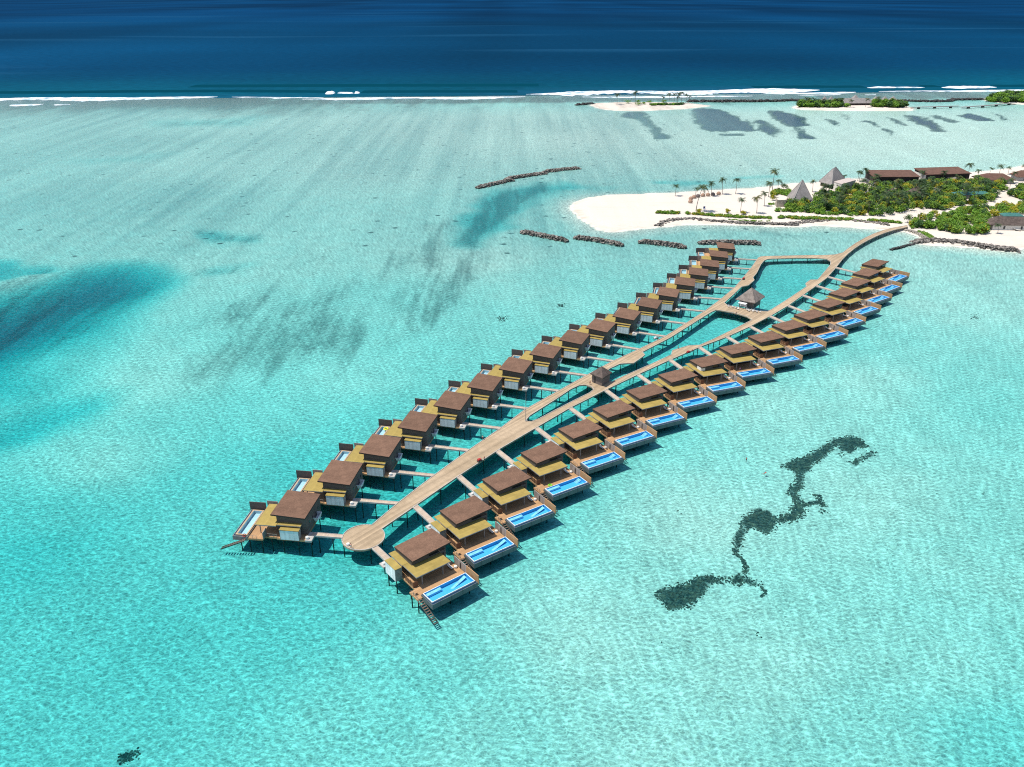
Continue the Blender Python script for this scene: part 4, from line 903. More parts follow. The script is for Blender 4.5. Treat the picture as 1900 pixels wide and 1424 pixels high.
for f, z0 in ((.45, .55), (.68, .52)):
    p = Vector(L_) + u * f; n_ = Vector((u.y, -u.x)).normalized(); mb = MB(); mb.obox(tuple(p + n_ * .03), tuple(u), .05, .7, hh * z0 + 1.2, hh * z0 + 2.4); child(mb, 'window', M['furn'], bk)
ur = Vector(R_) - Vector(F_); n2 = Vector((ur.y, -ur.x)).normalized()
mb = MB(); mb.obox(tuple(Vector(F_) + ur * .5 + n2 * .04), tuple(ur), .06, ur.length / 2 - .05, .5, hh - .1); child(mb, 'grey_side', M['render_grey'], bk)

def long_villa(name, label, fl, fr, depth_px, ztop, box_at, gable):
    "two-storey house: white ground floor blocks, dark timber upper floor, brown mono-pitch roof"
    a, b = Vector(g_at(*fl)), Vector(g_at(*fr)); u = (b - a).normalized(); nb = Vector((-u.y, u.x)); dep = depth_px; h = ztop
    cs = [a, b, b + nb * dep, a + nb * dep]; c = (a + cs[2]) / 2; root = tag(empty(name, (c.x, c.y, 0)), label, 'villa', 'two-storey villas on the island')
    Lh = (b - a).length
    child(MB().prism([tuple(p) for p in cs], .3, h * .5), 'ground_floor', M['render_grey'], root)
    child(MB().prism([tuple(p) for p in (a - nb * .4, b - nb * .4, cs[2], cs[3])], h * .5 + .003, [h - .6, h - .6, h + 1.2, h + 1.2]), 'upper_floor', M['darkwood'], root)
    o = .9
    q = [a - u * o - nb * 1.2, b + u * o - nb * 1.2, cs[2] + u * o + nb * o, cs[3] - u * o + nb * o]
    rf = child(MB().prism([tuple(p) for p in q], [h - .55, h - .55, h + 1.4, h + 1.4], [h - .1, h - .1, h + 1.8, h + 1.8]), 'roof', M['island_roof'], root)
    for f in box_at:
        p = a + u * Lh * f; mb = MB(); mb.obox(tuple(p - nb * 2.2), tuple(u), 1.6, 3.4, .4, h * .62); bb = child(mb, 'porch', M['render_grey'], root)
        mb = MB(); mb.obox(tuple(p - nb * 2.2), tuple(u), 1.9, 3.7, h * .62 + .003, h * .62 + .3); child(mb, 'porch_roof', M['pinkroof'], root)
    for f in (.1, .3, .72, .9):
        p = a + u * Lh * f; mb = MB(); mb.obox(tuple(p - nb * .06), tuple(u), .05, 1.5, 1.2, h * .46); child(mb, 'window', M['glass'], root)
    for f in (.12, .37, .62, .87):
        p = a + u * Lh * f; mb = MB(); mb.obox(tuple(p - nb * .46), tuple(u), .05, 2., h * .56, h * .8); child(mb, 'window', M['glass'], root)
    if gable:
        mb = MB(); mb.obox(tuple(a - u * .3 + nb * dep / 2), tuple(nb), .3, dep / 2 - .1, .4, h * .92); child(mb, 'gable_wall', M['render_white'], root)
    return root
def villa_h(p, top_v):
    x, y = g_at(*p); return solve_z(x, y, top_v)
f1, f2 = C8([(832, 246), (1146, 246)])
long_villa('island_villa', 'dark two-storey villa with brown roof, the one nearer the pyramids', f1, f2, 17, villa_h(f1, C8([(0, 181)])[0][1]), (.55,), False)
f1, f2 = C8([(1200, 232), (1503, 222)])
long_villa('island_villa', 'dark two-storey villa with brown roof and white gable wall, farther from the pyramids', f1, f2, 17, villa_h(f1, C8([(0, 166)])[0][1]), (.58,), True)
def hip_house(name, label, c_px, lx, ly, rot, eave, top, roofm, wallm, ridge, cat='house', wall_in=.88, posts=False, z=GZ):
    x, y = at(*c_px, z); root = tag(empty(name, (x, y, 0), R(rot)), label, cat)
    cs = [(-lx / 2, -ly / 2), (lx / 2, -ly / 2), (lx / 2, ly / 2), (-lx / 2, ly / 2)]
    a, b = (-ridge / 2, 0, top), (ridge / 2, 0, top)
    hip_mesh(cs, None, eave, .3, [a, b, b, a]).build('roof', roofm, root)
    gz = max(height(x, y), .2) - .6
    if posts:
        for p in cs: MB().box(p[0] * .88 - .15, p[0] * .88 + .15, p[1] * .85 - .15, p[1] * .85 + .15, gz, eave - .01).build('post', M['trim'], root)
        MB().box(-lx * .3, lx * .3, ly * .1, ly * .35, gz, gz + 1.6).build('counter', M['furn'], root)
    else:
        MB().prism([(p[0] * wall_in, p[1] * wall_in) for p in cs], gz, eave - .01).build('wall', wallm, root)
        for k in range(3):
            xx = lx * wall_in * (-.3 + .3 * k); w2 = MB().box(xx - .6, xx + .6, -ly * wall_in / 2 - .06, -ly * wall_in / 2 - .004, gz + 1.4, eave - .6)
            w2.build('window', M['glass'], root)
    return root
hip_house('hip_roof_house', 'house with low brown hip roof behind palms, right of the two-storey villas', C8([(1680, 222)])[0], 30, 15, -4, 4.6, 9., M['island_roof'], M['render_grey'], 13)
hip_house('hip_roof_house', 'house with low brown hip roof cut off by the right edge of the photo', C8([(1930, 205)])[0], 26, 15, -4, 5., 9.5, M['island_roof'], M['render_grey'], 16)
hip_house('small_thatched_roof', 'small dark thatched hut almost hidden among shrubs below the two-storey villas', C8([(1130, 330)])[0], 13, 12, 25, 4., 10.5, M['thatchdark'], M['hutwall'], .1, 'hut')
hip_house('small_thatched_roof', 'tiny thatched hut hidden among shrubs, left of its twin', C8([(965, 315)])[0], 8, 8, 25, 3.4, 7.5, M['thatchdark'], M['hutwall'], .1, 'hut')
hip_house('green_roof_shed', 'shed with teal green roof half hidden in the thicket, the left one', C8([(1468, 330)])[0], 15, 9, 0, 4.4, 6.2, M['greenroof'], M['render_grey'], 8, 'shed')
hip_house('green_roof_shed', 'shed with teal green roof half hidden in the thicket, the right one', C8([(1585, 330)])[0], 12, 9, 0, 4.8, 6.6, M['greenroof'], M['render_grey'], 6, 'shed')
hip_house('green_roof_shelter', 'open shelter on posts with teal green roof beside the thatched beach bar', C8([(1685, 514)])[0], 15, 8, -3, 3.6, 5.2, M['greenroof'], M['render_grey'], 8, 'shelter', posts=True)
hip_house('green_roof_shed', 'teal green roof peeping over the thatched beach bar', C8([(1805, 485)])[0], 14, 8, -3, 4.6, 6.4, M['greenroof'], M['render_grey'], 8, 'shed')
bar = hip_house('beach_bar', 'long thatched beach bar with cream walls at the right edge', C8([(1850, 548)])[0], 42, 12, -3, 5., 9.6, M['thatchdark'], M['render_white'], 30, 'bar', .9)
# low stone wall, lone pieces on the sand
q = [g_at(*p) for p in D2([(285, 668), (300, 690), (410, 690), (440, 640)])]
mb = MB()
for i in range(3): a, b = Vector(q[i]), Vector(q[i + 1]); d = b - a; mb.obox(tuple((a + b) / 2), tuple(d), .35, d.length / 2 + .3, .8, 6.8 if i < 2 else 6.2)
tag(mb.build('stone_wall', M['stonewall']), 'pale stone wall standing left of the nearer pyramid hall', 'wall')
q = [g_at(*p) for p in C8([(860, 466), (960, 452), (1060, 443), (1160, 436), (1245, 428)])]
fr = tag(empty('post_fence', (*q[2], 0)), 'row of short white posts along the sandy path below the thicket', 'fence')
for i in range(4):
    for k in range(9):
        x = q[i][0] + (q[i + 1][0] - q[i][0]) * k / 9; y = q[i][1] + (q[i + 1][1] - q[i][1]) * k / 9
        if i == 0 and k == 0: pm_f = MB().tube([(0, 0, -.4), (0, 0, 1.3)], [.16, .16], 6).mesh('post', M['white'])
        o = bpy.data.objects.new('post', pm_f); COL.objects.link(o); o.parent = fr; o.location = (x - q[2][0], y - q[2][1], height(x, y))
# woven beach pods
def pod_mesh():
    mb = MB(); n, mr = 14, 6; vs = []; fs = []; rd = 1.75
    for j in range(mr + 1):
        ph = j / mr * 1.75
        for k in range(n + 1):
            th = -2.2 + 4.4 * k / n; vs.append((rd * math.sin(max(ph, .05)) * math.sin(th), rd * math.sin(max(ph, .05)) * math.cos(th), .9 + rd * math.cos(ph)))
    for j in range(mr):
        for k in range(n): fs.append((j * (n + 1) + k, (j + 1) * (n + 1) + k, (j + 1) * (n + 1) + k + 1, j * (n + 1) + k + 1))
    m = len(vs); vs += [(x * .92, y * .92, .9 + (z - .9) * .92) for x, y, z in vs]; fs += [tuple(m + i for i in f[::-1]) for f in fs]
    return mb.add(vs, fs)
M['wicker'] = mat_plain('wicker', (.36, .23, .16), .8, .2, .3, 6.); M['wickerdark'] = mat_plain('dark_wicker', (.15, .12, .11), .8, .2, .3, 6.)
pods = [(1040, 420, 0, 'open woven pod at the front end of the curve of pods'), (1044, 395, 0, 'woven pod second from the front end of the curve of pods'), (1069, 382, 0, 'woven pod at the bend of the curve of pods'), (1100, 374, 1, 'dark woven pod behind a palm trunk, left of two tan pods'), (1140, 368, 0, 'tan woven pod just right of the dark pod at the palm'), (1180, 364, 0, 'tan woven pod between the two dark pods, right one'), (1220, 361, 1, 'dark woven pod near the right end of the row'), (1266, 355, 0, 'tan woven pod last at the right end of the row')]
pmesh = [pod_mesh().mesh('shell', M['wicker'], True), pod_mesh().mesh('shell', M['wickerdark'], True)]; pbed = MB().tube([(0, .25, .35), (0, .25, .75)], [1.35, 1.35], 14).mesh('mattress', M['cushion'])
for (a, b, dk_, lb) in pods:
    x, y = g_at(*C7([(a, b)])[0]); rt = tag(empty('beach_pod', (x, y, height(x, y) - .05), R(160 + random.uniform(-30, 30))), lb, 'beach pod', 'woven pods on the sand spit')
    for nm, me in (('shell', pmesh[dk_]), ('mattress', pbed)): o = bpy.data.objects.new(nm, me); COL.objects.link(o); o.parent = rt
# lifeguard chair
x, y = g_at(*C7([(1153, 492)])[0]); rt = tag(empty('lifeguard_chair', (x, y, height(x, y)), R(20)), 'small blue high chair alone on the white sand', 'chair')
t = NT('blue_paint'); t.bsdf((.06, .09, .25), .5); M['bluepaint'] = t.m
mb = MB()
for a in (-1, 1):
    for b in (-1, 1): mb.tube([(a * .95, b * .95, 0), (a * .6, b * .6, 2.2)], [.12, .12], 5)
mb.build('frame', M['bluepaint'], rt); MB().box(-.8, .8, -.8, .8, 2.2, 2.4).build('seat', M['white'], rt); MB().box(-.8, .8, .7, .85, 2.4, 3.9).build('backrest', M['bluepaint'], rt)
# ------------------------------------------------------------------ vegetation
def mat_leaf(name, a, b, c=None):
    t = NT(name); p = t.pos(); n1 = t.noise(p, .11, 4, .6); n2 = t.noise(p, .55, 4, .7)
    col = t.mix(t.ramp(n2, .34, .66), a, b)
    if c: col = t.mix(t.ramp(n1, .54, .66), col, c)
    t.bsdf(t.mix(1., col, t.ramp(t.noise(p, 1.9, 3), .3, .7, .6, 1.4), 'MULTIPLY'), .6, .25, **{'Subsurface Weight': 0.}); return t.m
M['leaf'] = mat_leaf('shrub_leaf', (.045, .12, .014), (.18, .28, .022), (.32, .28, .02))
M['leafdark'] = mat_leaf('dark_leaf', (.02, .065, .018), (.075, .15, .028))
M['leafgold'] = mat_leaf('golden_leaf', (.4, .31, .015), (.2, .25, .02))
M['hedge'] = mat_leaf('hedge_leaf', (.06, .17, .012), (.18, .3, .025))
M['palm'] = mat_leaf('palm_frond', (.016, .045, .016), (.06, .1, .03), (.13, .12, .03))
M['trunk'] = mat_plain('palm_trunk', (.2, .165, .13), .9)
def leaf_clump(vs, fs, cx, cy, cz, rx, rz, n, rr, size):
    for _ in range(n):
        u = rr.uniform(-1, 1); th = rr.uniform(0, 6.283); k = rr.uniform(.55, 1.05); s_ = math.sqrt(1 - u * u)
        lump = 1 + .25 * math.sin(3 * th + cx) * s_
        x, y, z = cx + rx * k * s_ * math.cos(th) * lump, cy + rx * k * s_ * math.sin(th) * lump, cz + rz * k * u
        a = Vector((rr.gauss(0, 1), rr.gauss(0, 1), rr.gauss(0, .5))).normalized() * size * rr.uniform(.6, 1.3); b = a.orthogonal().normalized() * size * rr.uniform(.4, .8)
        b.rotate(__import__('mathutils').Quaternion(a.normalized(), rr.uniform(-.7, .7)))
        n0 = len(vs); c = Vector((x, y, z)); vs += [tuple(c - a), tuple(c - b), tuple(c + a), tuple(c + b)]; fs.append((n0, n0 + 1, n0 + 2, n0 + 3))
def thicket(polys, dens, rng_r, rng_h, mats, label, seed, name='undergrowth', leaves=90, size=.55, holes=()):
    rr = random.Random(seed); mb = MB(); vs = []; fs = []; ms = []
    for poly in polys:
        q = [g_at(*p) for p in poly]; xs = [p[0] for p in q]; ys = [p[1] for p in q]; A = (max(xs) - min(xs)) * (max(ys) - min(ys))
        ex = np.array([rr.uniform(min(xs), max(xs)) for _ in range(int(A * dens))]); ey = np.array([rr.uniform(min(ys), max(ys)) for _ in range(len(ex))])
        ok = sdf(ex, ey, q) > .6
        for h in holes: ok &= sdf(ex, ey, [g_at(*p) for p in h]) < -.5
        for x, y in zip(ex[ok], ey[ok]):
            r = rr.uniform(*rng_r); h = rr.uniform(*rng_h) * (.75 + .5 * float(vnoise(np.array([x]), np.array([y]), 16, 9)[0])); g = height(x, y); k = 0
            w = rr.random(); mi = 0
            for i, (m, pr) in enumerate(mats):
                if w < pr: mi = i; break
                w -= pr
            n0 = len(fs); leaf_clump(vs, fs, x, y, g + h * .55, r, h * .5, int(leaves * r * r / 4 + 25), rr, size); ms += [mi] * (len(fs) - n0)
    cx, cy = (q[0][0], q[0][1]); mb.v = [(x - cx, y - cy, z) for x, y, z in vs]; mb.f = fs; mb.m = ms
    o = mb.build(name, [M[m] for m, _ in mats], loc=(cx, cy, 0)); tag(o, label, 'shrubs', kind='stuff'); return o
MIXED = [('leaf', .5), ('leafdark', .3), ('leafgold', .08), ('hedge', .12)]
thicket([C8([(150, 418), (230, 370), (330, 385), (420, 350), (440, 310), (560, 300), (640, 275), (800, 262), (830, 250), (1150, 250), (1200, 240), (1510, 228), (1640, 225), (1780, 235), (1770, 280), (1715, 300), (1712, 350), (1640, 375), (1560, 388), (1450, 402), (1350, 420), (1240, 418), (1130, 432), (1000, 448), (870, 464), (700, 462), (480, 452), (330, 438), (200, 430)])], .052, (1.8, 3.6), (2.5, 6.), MIXED, 'dense mixed green thicket filling the island behind the beach', 1, leaves=110)
thicket([C8([(140, 432), (330, 440), (500, 455), (700, 465), (860, 466), (870, 448), (700, 446), (480, 436), (330, 422), (150, 414)])], .16, (1.2, 2.), (1.6, 2.4), [('hedge', 1.)], 'bright green hedge along the lower edge of the thicket', 2, 'hedge_planting', 100, .4)
thicket([C8([(100, 312), (170, 275), (250, 285), (255, 325), (170, 332)])], .12, (1.4, 2.4), (2., 3.4), [('hedge', .7), ('leaf', .3)], 'green bushes left of the nearer pyramid hall', 3, leaves=110)
thicket([C8([(1085, 545), (1100, 520), (1160, 512), (1150, 495), (1225, 478), (1330, 460), (1400, 440), (1470, 412), (1560, 415), (1640, 425), (1650, 480), (1665, 560), (1650, 585), (1600, 596), (1500, 600), (1420, 590), (1340, 572), (1250, 556), (1170, 552)])], .07, (1.5, 2.8), (3., 5.5), [('hedge', .45), ('leaf', .3), ('leafdark', .15), ('leafgold', .1)], 'tall green thicket right of the boardwalk landing', 4, leaves=120, holes=[C8([(1425, 482), (1460, 462), (1500, 462), (1490, 492), (1440, 494)])])
thicket([C8([(1085, 545), (1100, 520), (1160, 512), (1200, 525), (1250, 540), (1240, 556), (1170, 552)])], .3, (1., 1.5), (1.4, 2.), [('hedge', 1.)], 'low dense hedge beside the boardwalk landing', 5, 'hedge_planting', 120, .35)
thicket([C8([(1650, 425), (1700, 405), (1760, 395), (1830, 412), (1850, 380), (2000, 372), (2000, 455), (1800, 460), (1720, 470), (1660, 470)])], .06, (1.6, 3.), (2.5, 5), [('hedge', .4), ('leaf', .3), ('leafgold', .3)], 'green and golden shrubs behind the beach bar', 6, leaves=110)
thicket([C8([(1785, 318), (1790, 300), (1830, 270), (1900, 260), (2050, 250), (2050, 360), (1900, 352), (1830, 335)])], .06, (1.6, 3.), (2.5, 5.5), MIXED, 'green thicket under the palms at the right edge', 7, leaves=110)
thicket([C7([(756, 496), (850, 494), (958, 500), (960, 512), (860, 512), (760, 505)]), C7([(1000, 505), (1100, 508), (1300, 520), (1500, 528), (1690, 540), (1695, 552), (1500, 545), (1300, 535), (1100, 520), (1000, 514)]), C8([(150, 470), (300, 474), (500, 476), (700, 484), (690, 494), (500, 490), (300, 486), (150, 480)]), C8([(790, 490), (900, 494), (1035, 508), (1040, 518), (900, 508), (790, 500)])], .7, (.9, 1.6), (1., 1.9), [('hedge', .65), ('leaf', .2), ('leafgold', .15)], 'low clipped hedge strips along the front of the beach', 8, 'hedge_planting', 120, .35)
thicket([C7([(1340, 545), (1500, 552), (1690, 560), (1690, 566), (1500, 560), (1340, 551)]), C8([(1120, 556), (1180, 558), (1240, 580), (1275, 604), (1245, 614), (1200, 590), (1140, 570)]), C8([(700, 492), (790, 492), (790, 500), (700, 500)]), C8([(90, 372), (140, 368), (150, 382), (100, 384)])], .8, (.8, 1.2), (.3, .6), [('hedge', 1.)], 'patches of low bright grass near the beach hedges and landing', 9, 'grass', 70, .3)
# round dark tree alone on the path, small bushes
def bush_tree(px_, r, h, trunk, mat, label, seed, cat='tree', grp=None, name='round_tree'):
    x, y = g_at(*px_); g = height(x, y); rr = random.Random(seed); rt = tag(empty(name, (x, y, g)), label, cat, grp); vs = []; fs = []
    for _ in range(9): leaf_clump(vs, fs, rr.gauss(0, r * .4), rr.gauss(0, r * .4), trunk + h * rr.uniform(.25, .8), r * .6, h * .28, 60, rr, .32)
    mb = MB(); mb.v = vs; mb.f = fs; mb.m = [0] * len(fs); mb.build('crown', M[mat], rt)
    MB().tube([(0, 0, -.3), (.1, 0, trunk + h * .4)], [.2, .12], 6).build('trunk', M['trunk'], rt); return rt
bush_tree(C8([(1078, 508)])[0], 3.0, 5., 1.0, 'leafdark', 'single dark round tree on the sand at the boardwalk landing', 1)
bush_tree(C8([(205, 275)])[0], 2.6, 4., .8, 'leafdark', 'single round tree on the beach between palms left of the pyramids', 2)
bush_tree(C8([(128, 350)])[0], 2.2, 4., .6, 'leafgold', 'yellowish shrub on the sand left of the nearer pyramid', 3, 'shrub', None, 'shrub')
for k, (p, lb) in enumerate([(C7([(1338, 500)])[0], 'golden shrub at the middle of the beach hedge'), (C7([(1104, 500)])[0], 'small golden shrub beside the leaning palm foot'), (C7([(1464, 512)])[0], 'golden shrub at the foot of a beach palm on the hedge'), (C8([(1045, 290)])[0], 'tall golden shrub below the nearer two-storey villa'), (C8([(1265, 465)])[0], 'golden shrub at the upper left corner of the landing thicket'), (C8([(1500, 440)])[0], 'golden shrub on top of the landing thicket beside the path'), (C8([(1570, 290)])[0], 'golden shrub between the two teal green sheds'), (C8([(1345, 365)])[0], 'golden shrub beside the pale wall in the thicket')]):
    bush_tree(p, 1.7 if k < 3 else 3., 2.6 if k < 3 else 4.5, .3, 'leafgold', lb, 30 + k, 'shrub', 'golden shrubs', 'golden_shrub')
# palms
def palm_proto(seed, h, lean):
    rr = random.Random(seed); tp = [(lean * (max(f, 0.) ** 1.7) * h * .12, .02 * h * math.sin(f * 3), f * h) for f in (-.04, .15, .35, .55, .75, .9, 1.)]
    tr = MB().tube([(x, y, z) for x, y, z in tp], [.26, .2, .17, .15, .14, .13, .12], 6).mesh('trunk', M['trunk'])
    top = Vector(tp[-1]); vs = []; fs = []
    nf = 17
    for k in range(nf):
        az = k * 2.4 + rr.uniform(-.2, .2); el = rr.uniform(-.15, 1.15); Lf = rr.uniform(3.8, 4.9); d = Vector((math.cos(az), math.sin(az), 0)); pos_ = top.copy(); ang = el; sp = []
        for s_ in range(7):
            sp.append(pos_.copy()); pos_ = pos_ + (d * math.cos(ang) + Vector((0, 0, 1)) * math.sin(ang)) * Lf / 6; ang -= rr.uniform(.22, .34)
        sd = Vector((-d.y, d.x, 0))
        for s_ in range(6):
            a, b = sp[s_], sp[s_ + 1]; wl3 = 1.25 * math.sin(math.pi * min(.97, .16 + s_ / 6.2)) + .1
            for e in (-1, 1):
                for hf in (0, .5):
                    p0 = a.lerp(b, hf); p1 = a.lerp(b, hf + .42); n0 = len(vs)
                    tip = p1 + sd * e * wl3 + (b - a) * .35 - Vector((0, 0, .38 * wl3)); vs += [tuple(p0), tuple(p1), tuple(tip)]; fs.append((n0, n0 + 1, n0 + 2))
    mb = MB(); mb.v = vs; mb.f = fs; mb.m = [0] * len(fs); return tr, mb.mesh('crown', M['palm'])
PALMS = [palm_proto(s_, 10., l_) for s_, l_ in ((1, .0), (2, 1.), (3, -.8), (4, .5), (5, 1.8))]
def palm(base, h, label, grp, kind, rz, gz=None):
    x, y = base; g = height(x, y) if gz is None else gz; rt = tag(empty('coconut_palm', (x, y, g), rz), label, 'palm', grp); s_ = h / 10.; rt.scale = (s_ * .6 + .4,) * 2 + (s_,)
    for nm, me in zip(('trunk', 'crown'), PALMS[kind]): o = bpy.data.objects.new(nm, me); COL.objects.link(o); o.parent = rt
    return rt
def palm_px(bu, bv, cu, cv, label, grp, seed):
    "palm whose foot and crown centre stand at these pixels"
    x, y = g_at(bu, bv); h = max(4., solve_z(x, y, cv) - GZ - .2); rr = random.Random(seed); k = rr.randrange(4); rz = rr.uniform(0, 6.28)
    if abs(cu - bu) > 3: k = 4 if abs(cu - bu) > 3.5 else 1; rz = 0 if cu > bu else math.pi
    return palm((x, y), h, label, grp, k, rz)
BP = 'coconut palms on the open sand spit'
for i, (b, c, lb) in enumerate([((918, 362), (912, 275), 'leftmost palm, alone at the far waterline of the sand spit'), ((1085, 487), (1104, 298), 'leaning palm rooted by the beach hedge, crown in front of the pods'), ((1082, 360), (1080, 300), 'short palm directly behind the bend of the woven pods'), ((1207, 362), (1202, 256), 'palm standing behind the two tan woven pods'), ((1295, 353), (1297, 236), 'palm right of the last woven pod'), ((1402, 349), (1409, 234), 'slender palm alone at the waterline right of the pods'), ((1441, 495), (1450, 392), 'shorter palm by the hedge, left of a taller one'), ((1571, 503), (1573, 377), 'palm at the hedge right of the shorter hedge palm'), ((1632, 446), (1636, 342), 'palm on bare sand left of the stone wall'), ((1665, 372), (1660, 255), 'palm at the left end of the bushes by the pyramids'), ((1697, 312), (1700, 165), 'tallest palm of the left bushes, against pale water'), ((1735, 328), (1732, 238), 'bushy palm just left of the single round tree')]):
    (bu, bv), (cu, cv) = C7([b, c]); palm_px(bu, bv, cu, cv, lb, BP, i)
PP = 'coconut palms around the pyramid halls'
for i, (b, c, lb) in enumerate([((785, 490), (780, 345), 'palm between the two pyramid halls, left one'), ((945, 480), (940, 380), 'palm between the two pyramid halls, right one'), ((1075, 345), (1070, 248), 'palm crown in front of the taller pyramid roof'), ((1217, 360), (1230, 265), 'palm at the right foot of the taller pyramid'), ((1396, 340), (1392, 205), 'left palm of the trio at the beach right of the taller pyramid'), ((1415, 345), (1425, 215), 'middle palm of the trio at the beach right of the taller pyramid'), ((1480, 360), (1490, 178), 'tallest palm, right one of the trio beside the taller pyramid'), ((1755, 340), (1758, 215), 'palm standing before the roof of the nearer two-storey villa'), ((670, 690), (672, 570), 'palm in front of the nearer pyramid roof'), ((490, 700), (480, 610), 'palm at the front left corner of the nearer pyramid'), ((1250, 560), (1245, 440), 'palm in front of the white cubic building'), ((1590, 400), (1580, 290), 'palm at the left end of the nearer two-storey villa')]):
    (bu, bv), (cu, cv) = D2([b, c]); palm_px(bu, bv, cu, cv, lb, PP, 20 + i)
RP = 'coconut palms around the two-storey villas'
for i, (b, c, lb) in enumerate([((385, 470), (390, 300), 'palm between the two two-storey villas'), ((1065, 430), (1078, 200), 'tall palm at the right end of the farther two-storey villa'), ((695, 480), (715, 310), 'palm before the middle of the farther two-storey villa'), ((510, 560), (520, 400), 'palm before the white gable wall'), ((1210, 430), (1215, 285), 'palm behind the low hip roofs, left one'), ((1390, 350), (1392, 255), 'palm on the far beach behind the low hip roofs, left one'), ((1520, 400), (1525, 225), 'bushy palm on the far beach behind the low hip roofs'), ((1665, 350), (1655, 245), 'palm on the far beach behind the low hip roofs, right one'), ((1885, 340), (1890, 215), 'palm on the far beach at the right edge'), ((1180, 520), (1180, 385), 'dark palm before the left low hip roof'), ((1525, 560), (1520, 405), 'dark palm before the right end of the left low hip roof'), ((1715, 470), (1710, 320), 'tall palm between the two low hip roofs'), ((1680, 600), (1680, 430), 'palm below the gap between the two low hip roofs'), ((1420, 580), (1430, 470), 'low palm in the thicket below the left hip roof'), ((1510, 1220), (1525, 1090), 'bare leaning palm at the corner of the beach bar'), ((1345, 900), (1350, 815), 'small dark palm beside the winding sandy path')]):
    (bu, bv), (cu, cv) = D1([b, c]); palm_px(bu, bv, cu, cv, lb, RP, 40 + i)
rr = random.Random(5); poly = C8([(440, 430), (430, 340), (620, 290), (850, 270), (1180, 268), (1500, 260), (1700, 320), (1560, 375), (1300, 410), (1000, 440), (700, 455)]); q = [g_at(*p) for p in poly]; n = 0
while n < 70:
    x = rr.uniform(min(p[0] for p in q), max(p[0] for p in q)); y = rr.uniform(min(p[1] for p in q), max(p[1] for p in q))
    if inside(np.array([x]), np.array([y]), q)[0]:
        palm((x, y), rr.uniform(7., 11.), 'coconut palm among the shrubs of the dense island thicket', 'coconut palms inside the thicket', rr.randrange(5), rr.uniform(0, 6.28)); n += 1
# ------------------------------------------------------------------ the far islets
def far_palms(pts, f, label, grp, h_extra=0):
    for i, (b, c) in enumerate(pts):
        (bu, bv), (cu, cv) = f([b, c]); x, y = at(bu, bv, 1.6); h = solve_z(x, y, cv) - 1.6; lb = label[i] if isinstance(label, list) else label
        r_ = palm((x, y), h, lb, grp, i % 4, i * 1.3, 1.4); r_.scale = (r_.scale[0] * 1.15, r_.scale[1] * 1.15, r_.scale[2])
far_palms([((307, 262), (302, 168)), ((468, 258), (463, 152)), ((707, 240), (705, 190)), ((765, 245), (767, 160)), ((808, 243), (808, 165)), ((836, 243), (837, 160)), ((843, 243), (842, 190)), ((877, 246), (876, 155)), ((913, 243), (915, 172)), ((940, 240), (940, 185))], B1,
    ['leftmost palm on the sparse sandy islet', 'second palm from the left on the sparse sandy islet', 'short palm left of the palm group on the sparse islet', 'first tall palm of the group on the sparse islet', 'second palm of the group on the sparse islet', 'third palm of the group on the sparse islet', 'short palm tucked inside the group on the sparse islet', 'tallest palm of the group on the sparse islet', 'second palm from the right on the sparse islet', 'rightmost short palm on the sparse islet'], 'coconut palms on the sparse sandy islet')
def islet_bush(pts, f, label, mats, seed, rr_r, rr_h, name='undergrowth'):
    global GZ
    q = f(pts); return thicket([q], .035, rr_r, rr_h, mats, label, seed, name, 80, .9)
for k, (pt, w, h, lb) in enumerate([((395, 250), 5, 5, 'left big green bush on the sparse islet'), ((490, 245), 4, 4, 'green bush beside the second palm on the sparse islet'), ((495, 268), 4.5, 5, 'green bush at the near shore of the sparse islet'), ((550, 258), 3.5, 4, 'small green bush in the middle of the sparse islet'), ((590, 238), 5, 3.5, 'flat green bush at the far side of the sparse islet'), ((720, 235), 3.5, 4, 'green bush below the short palm on the sparse islet')]):
    r_ = bush_tree(B1([pt])[0], w, h, 0, 'hedge', lb, 70 + k, 'bush', 'bushes on the sparse islet', 'bush')
thicket([B1([(585, 262), (700, 262), (950, 256), (950, 262), (780, 268), (590, 268)])], .05, (2.5, 4), (2., 3.), [('leafdark', .5), ('hedge', .5)], 'low dark hedge along the sparse islet', 71, 'hedge_planting', 60, .8)
thicket([B2([(165, 244), (180, 232), (300, 224), (480, 226), (500, 240), (560, 246), (450, 248), (250, 248)]), B2([(640, 246), (720, 240), (740, 226), (950, 228), (1000, 246), (930, 254), (760, 248)])], .045, (3., 5.5), (4.5, 9), [('hedge', .5), ('leafdark', .35), ('leaf', .15)], 'dense green shrubs around the thatched hall on the pavilion islet', 72, leaves=60, size=.9)
thicket([B2([(1605, 190), (1700, 172), (1850, 165), (2000, 165), (2000, 212), (1800, 206), (1680, 202)])], .03, (4., 6.5), (6, 10), [('hedge', .6), ('leafdark', .4)], 'dense green shrubs covering the bushy islet at the right edge', 73, leaves=50, size=1.)
far_palms([((225, 240), (224, 175)), ((250, 238), (247, 180)), ((275, 240), (275, 178)), ((312, 240), (312, 185)), ((355, 240), (352, 185)), ((450, 240), (447, 182)), ((487, 240), (485, 182)), ((500, 240), (502, 178)), ((568, 246), (570, 192)), ((683, 246), (683, 182)), ((778, 240), (777, 172)), ((930, 245), (932, 188))], B2, 'coconut palm rising from the shrubs of the pavilion islet', 'coconut palms on the pavilion islet')
far_palms([((1757, 190), (1757, 138)), ((1825, 190), (1825, 130)), ((1840, 200), (1838, 165)), ((1895, 190), (1895, 150))], B2, ['left palm on the bushy islet at the right edge', 'tall palm in the middle of the bushy islet', 'short dark palm before the tall one on the bushy islet', 'palm at the frame edge on the bushy islet'], 'coconut palms on the bushy islet')
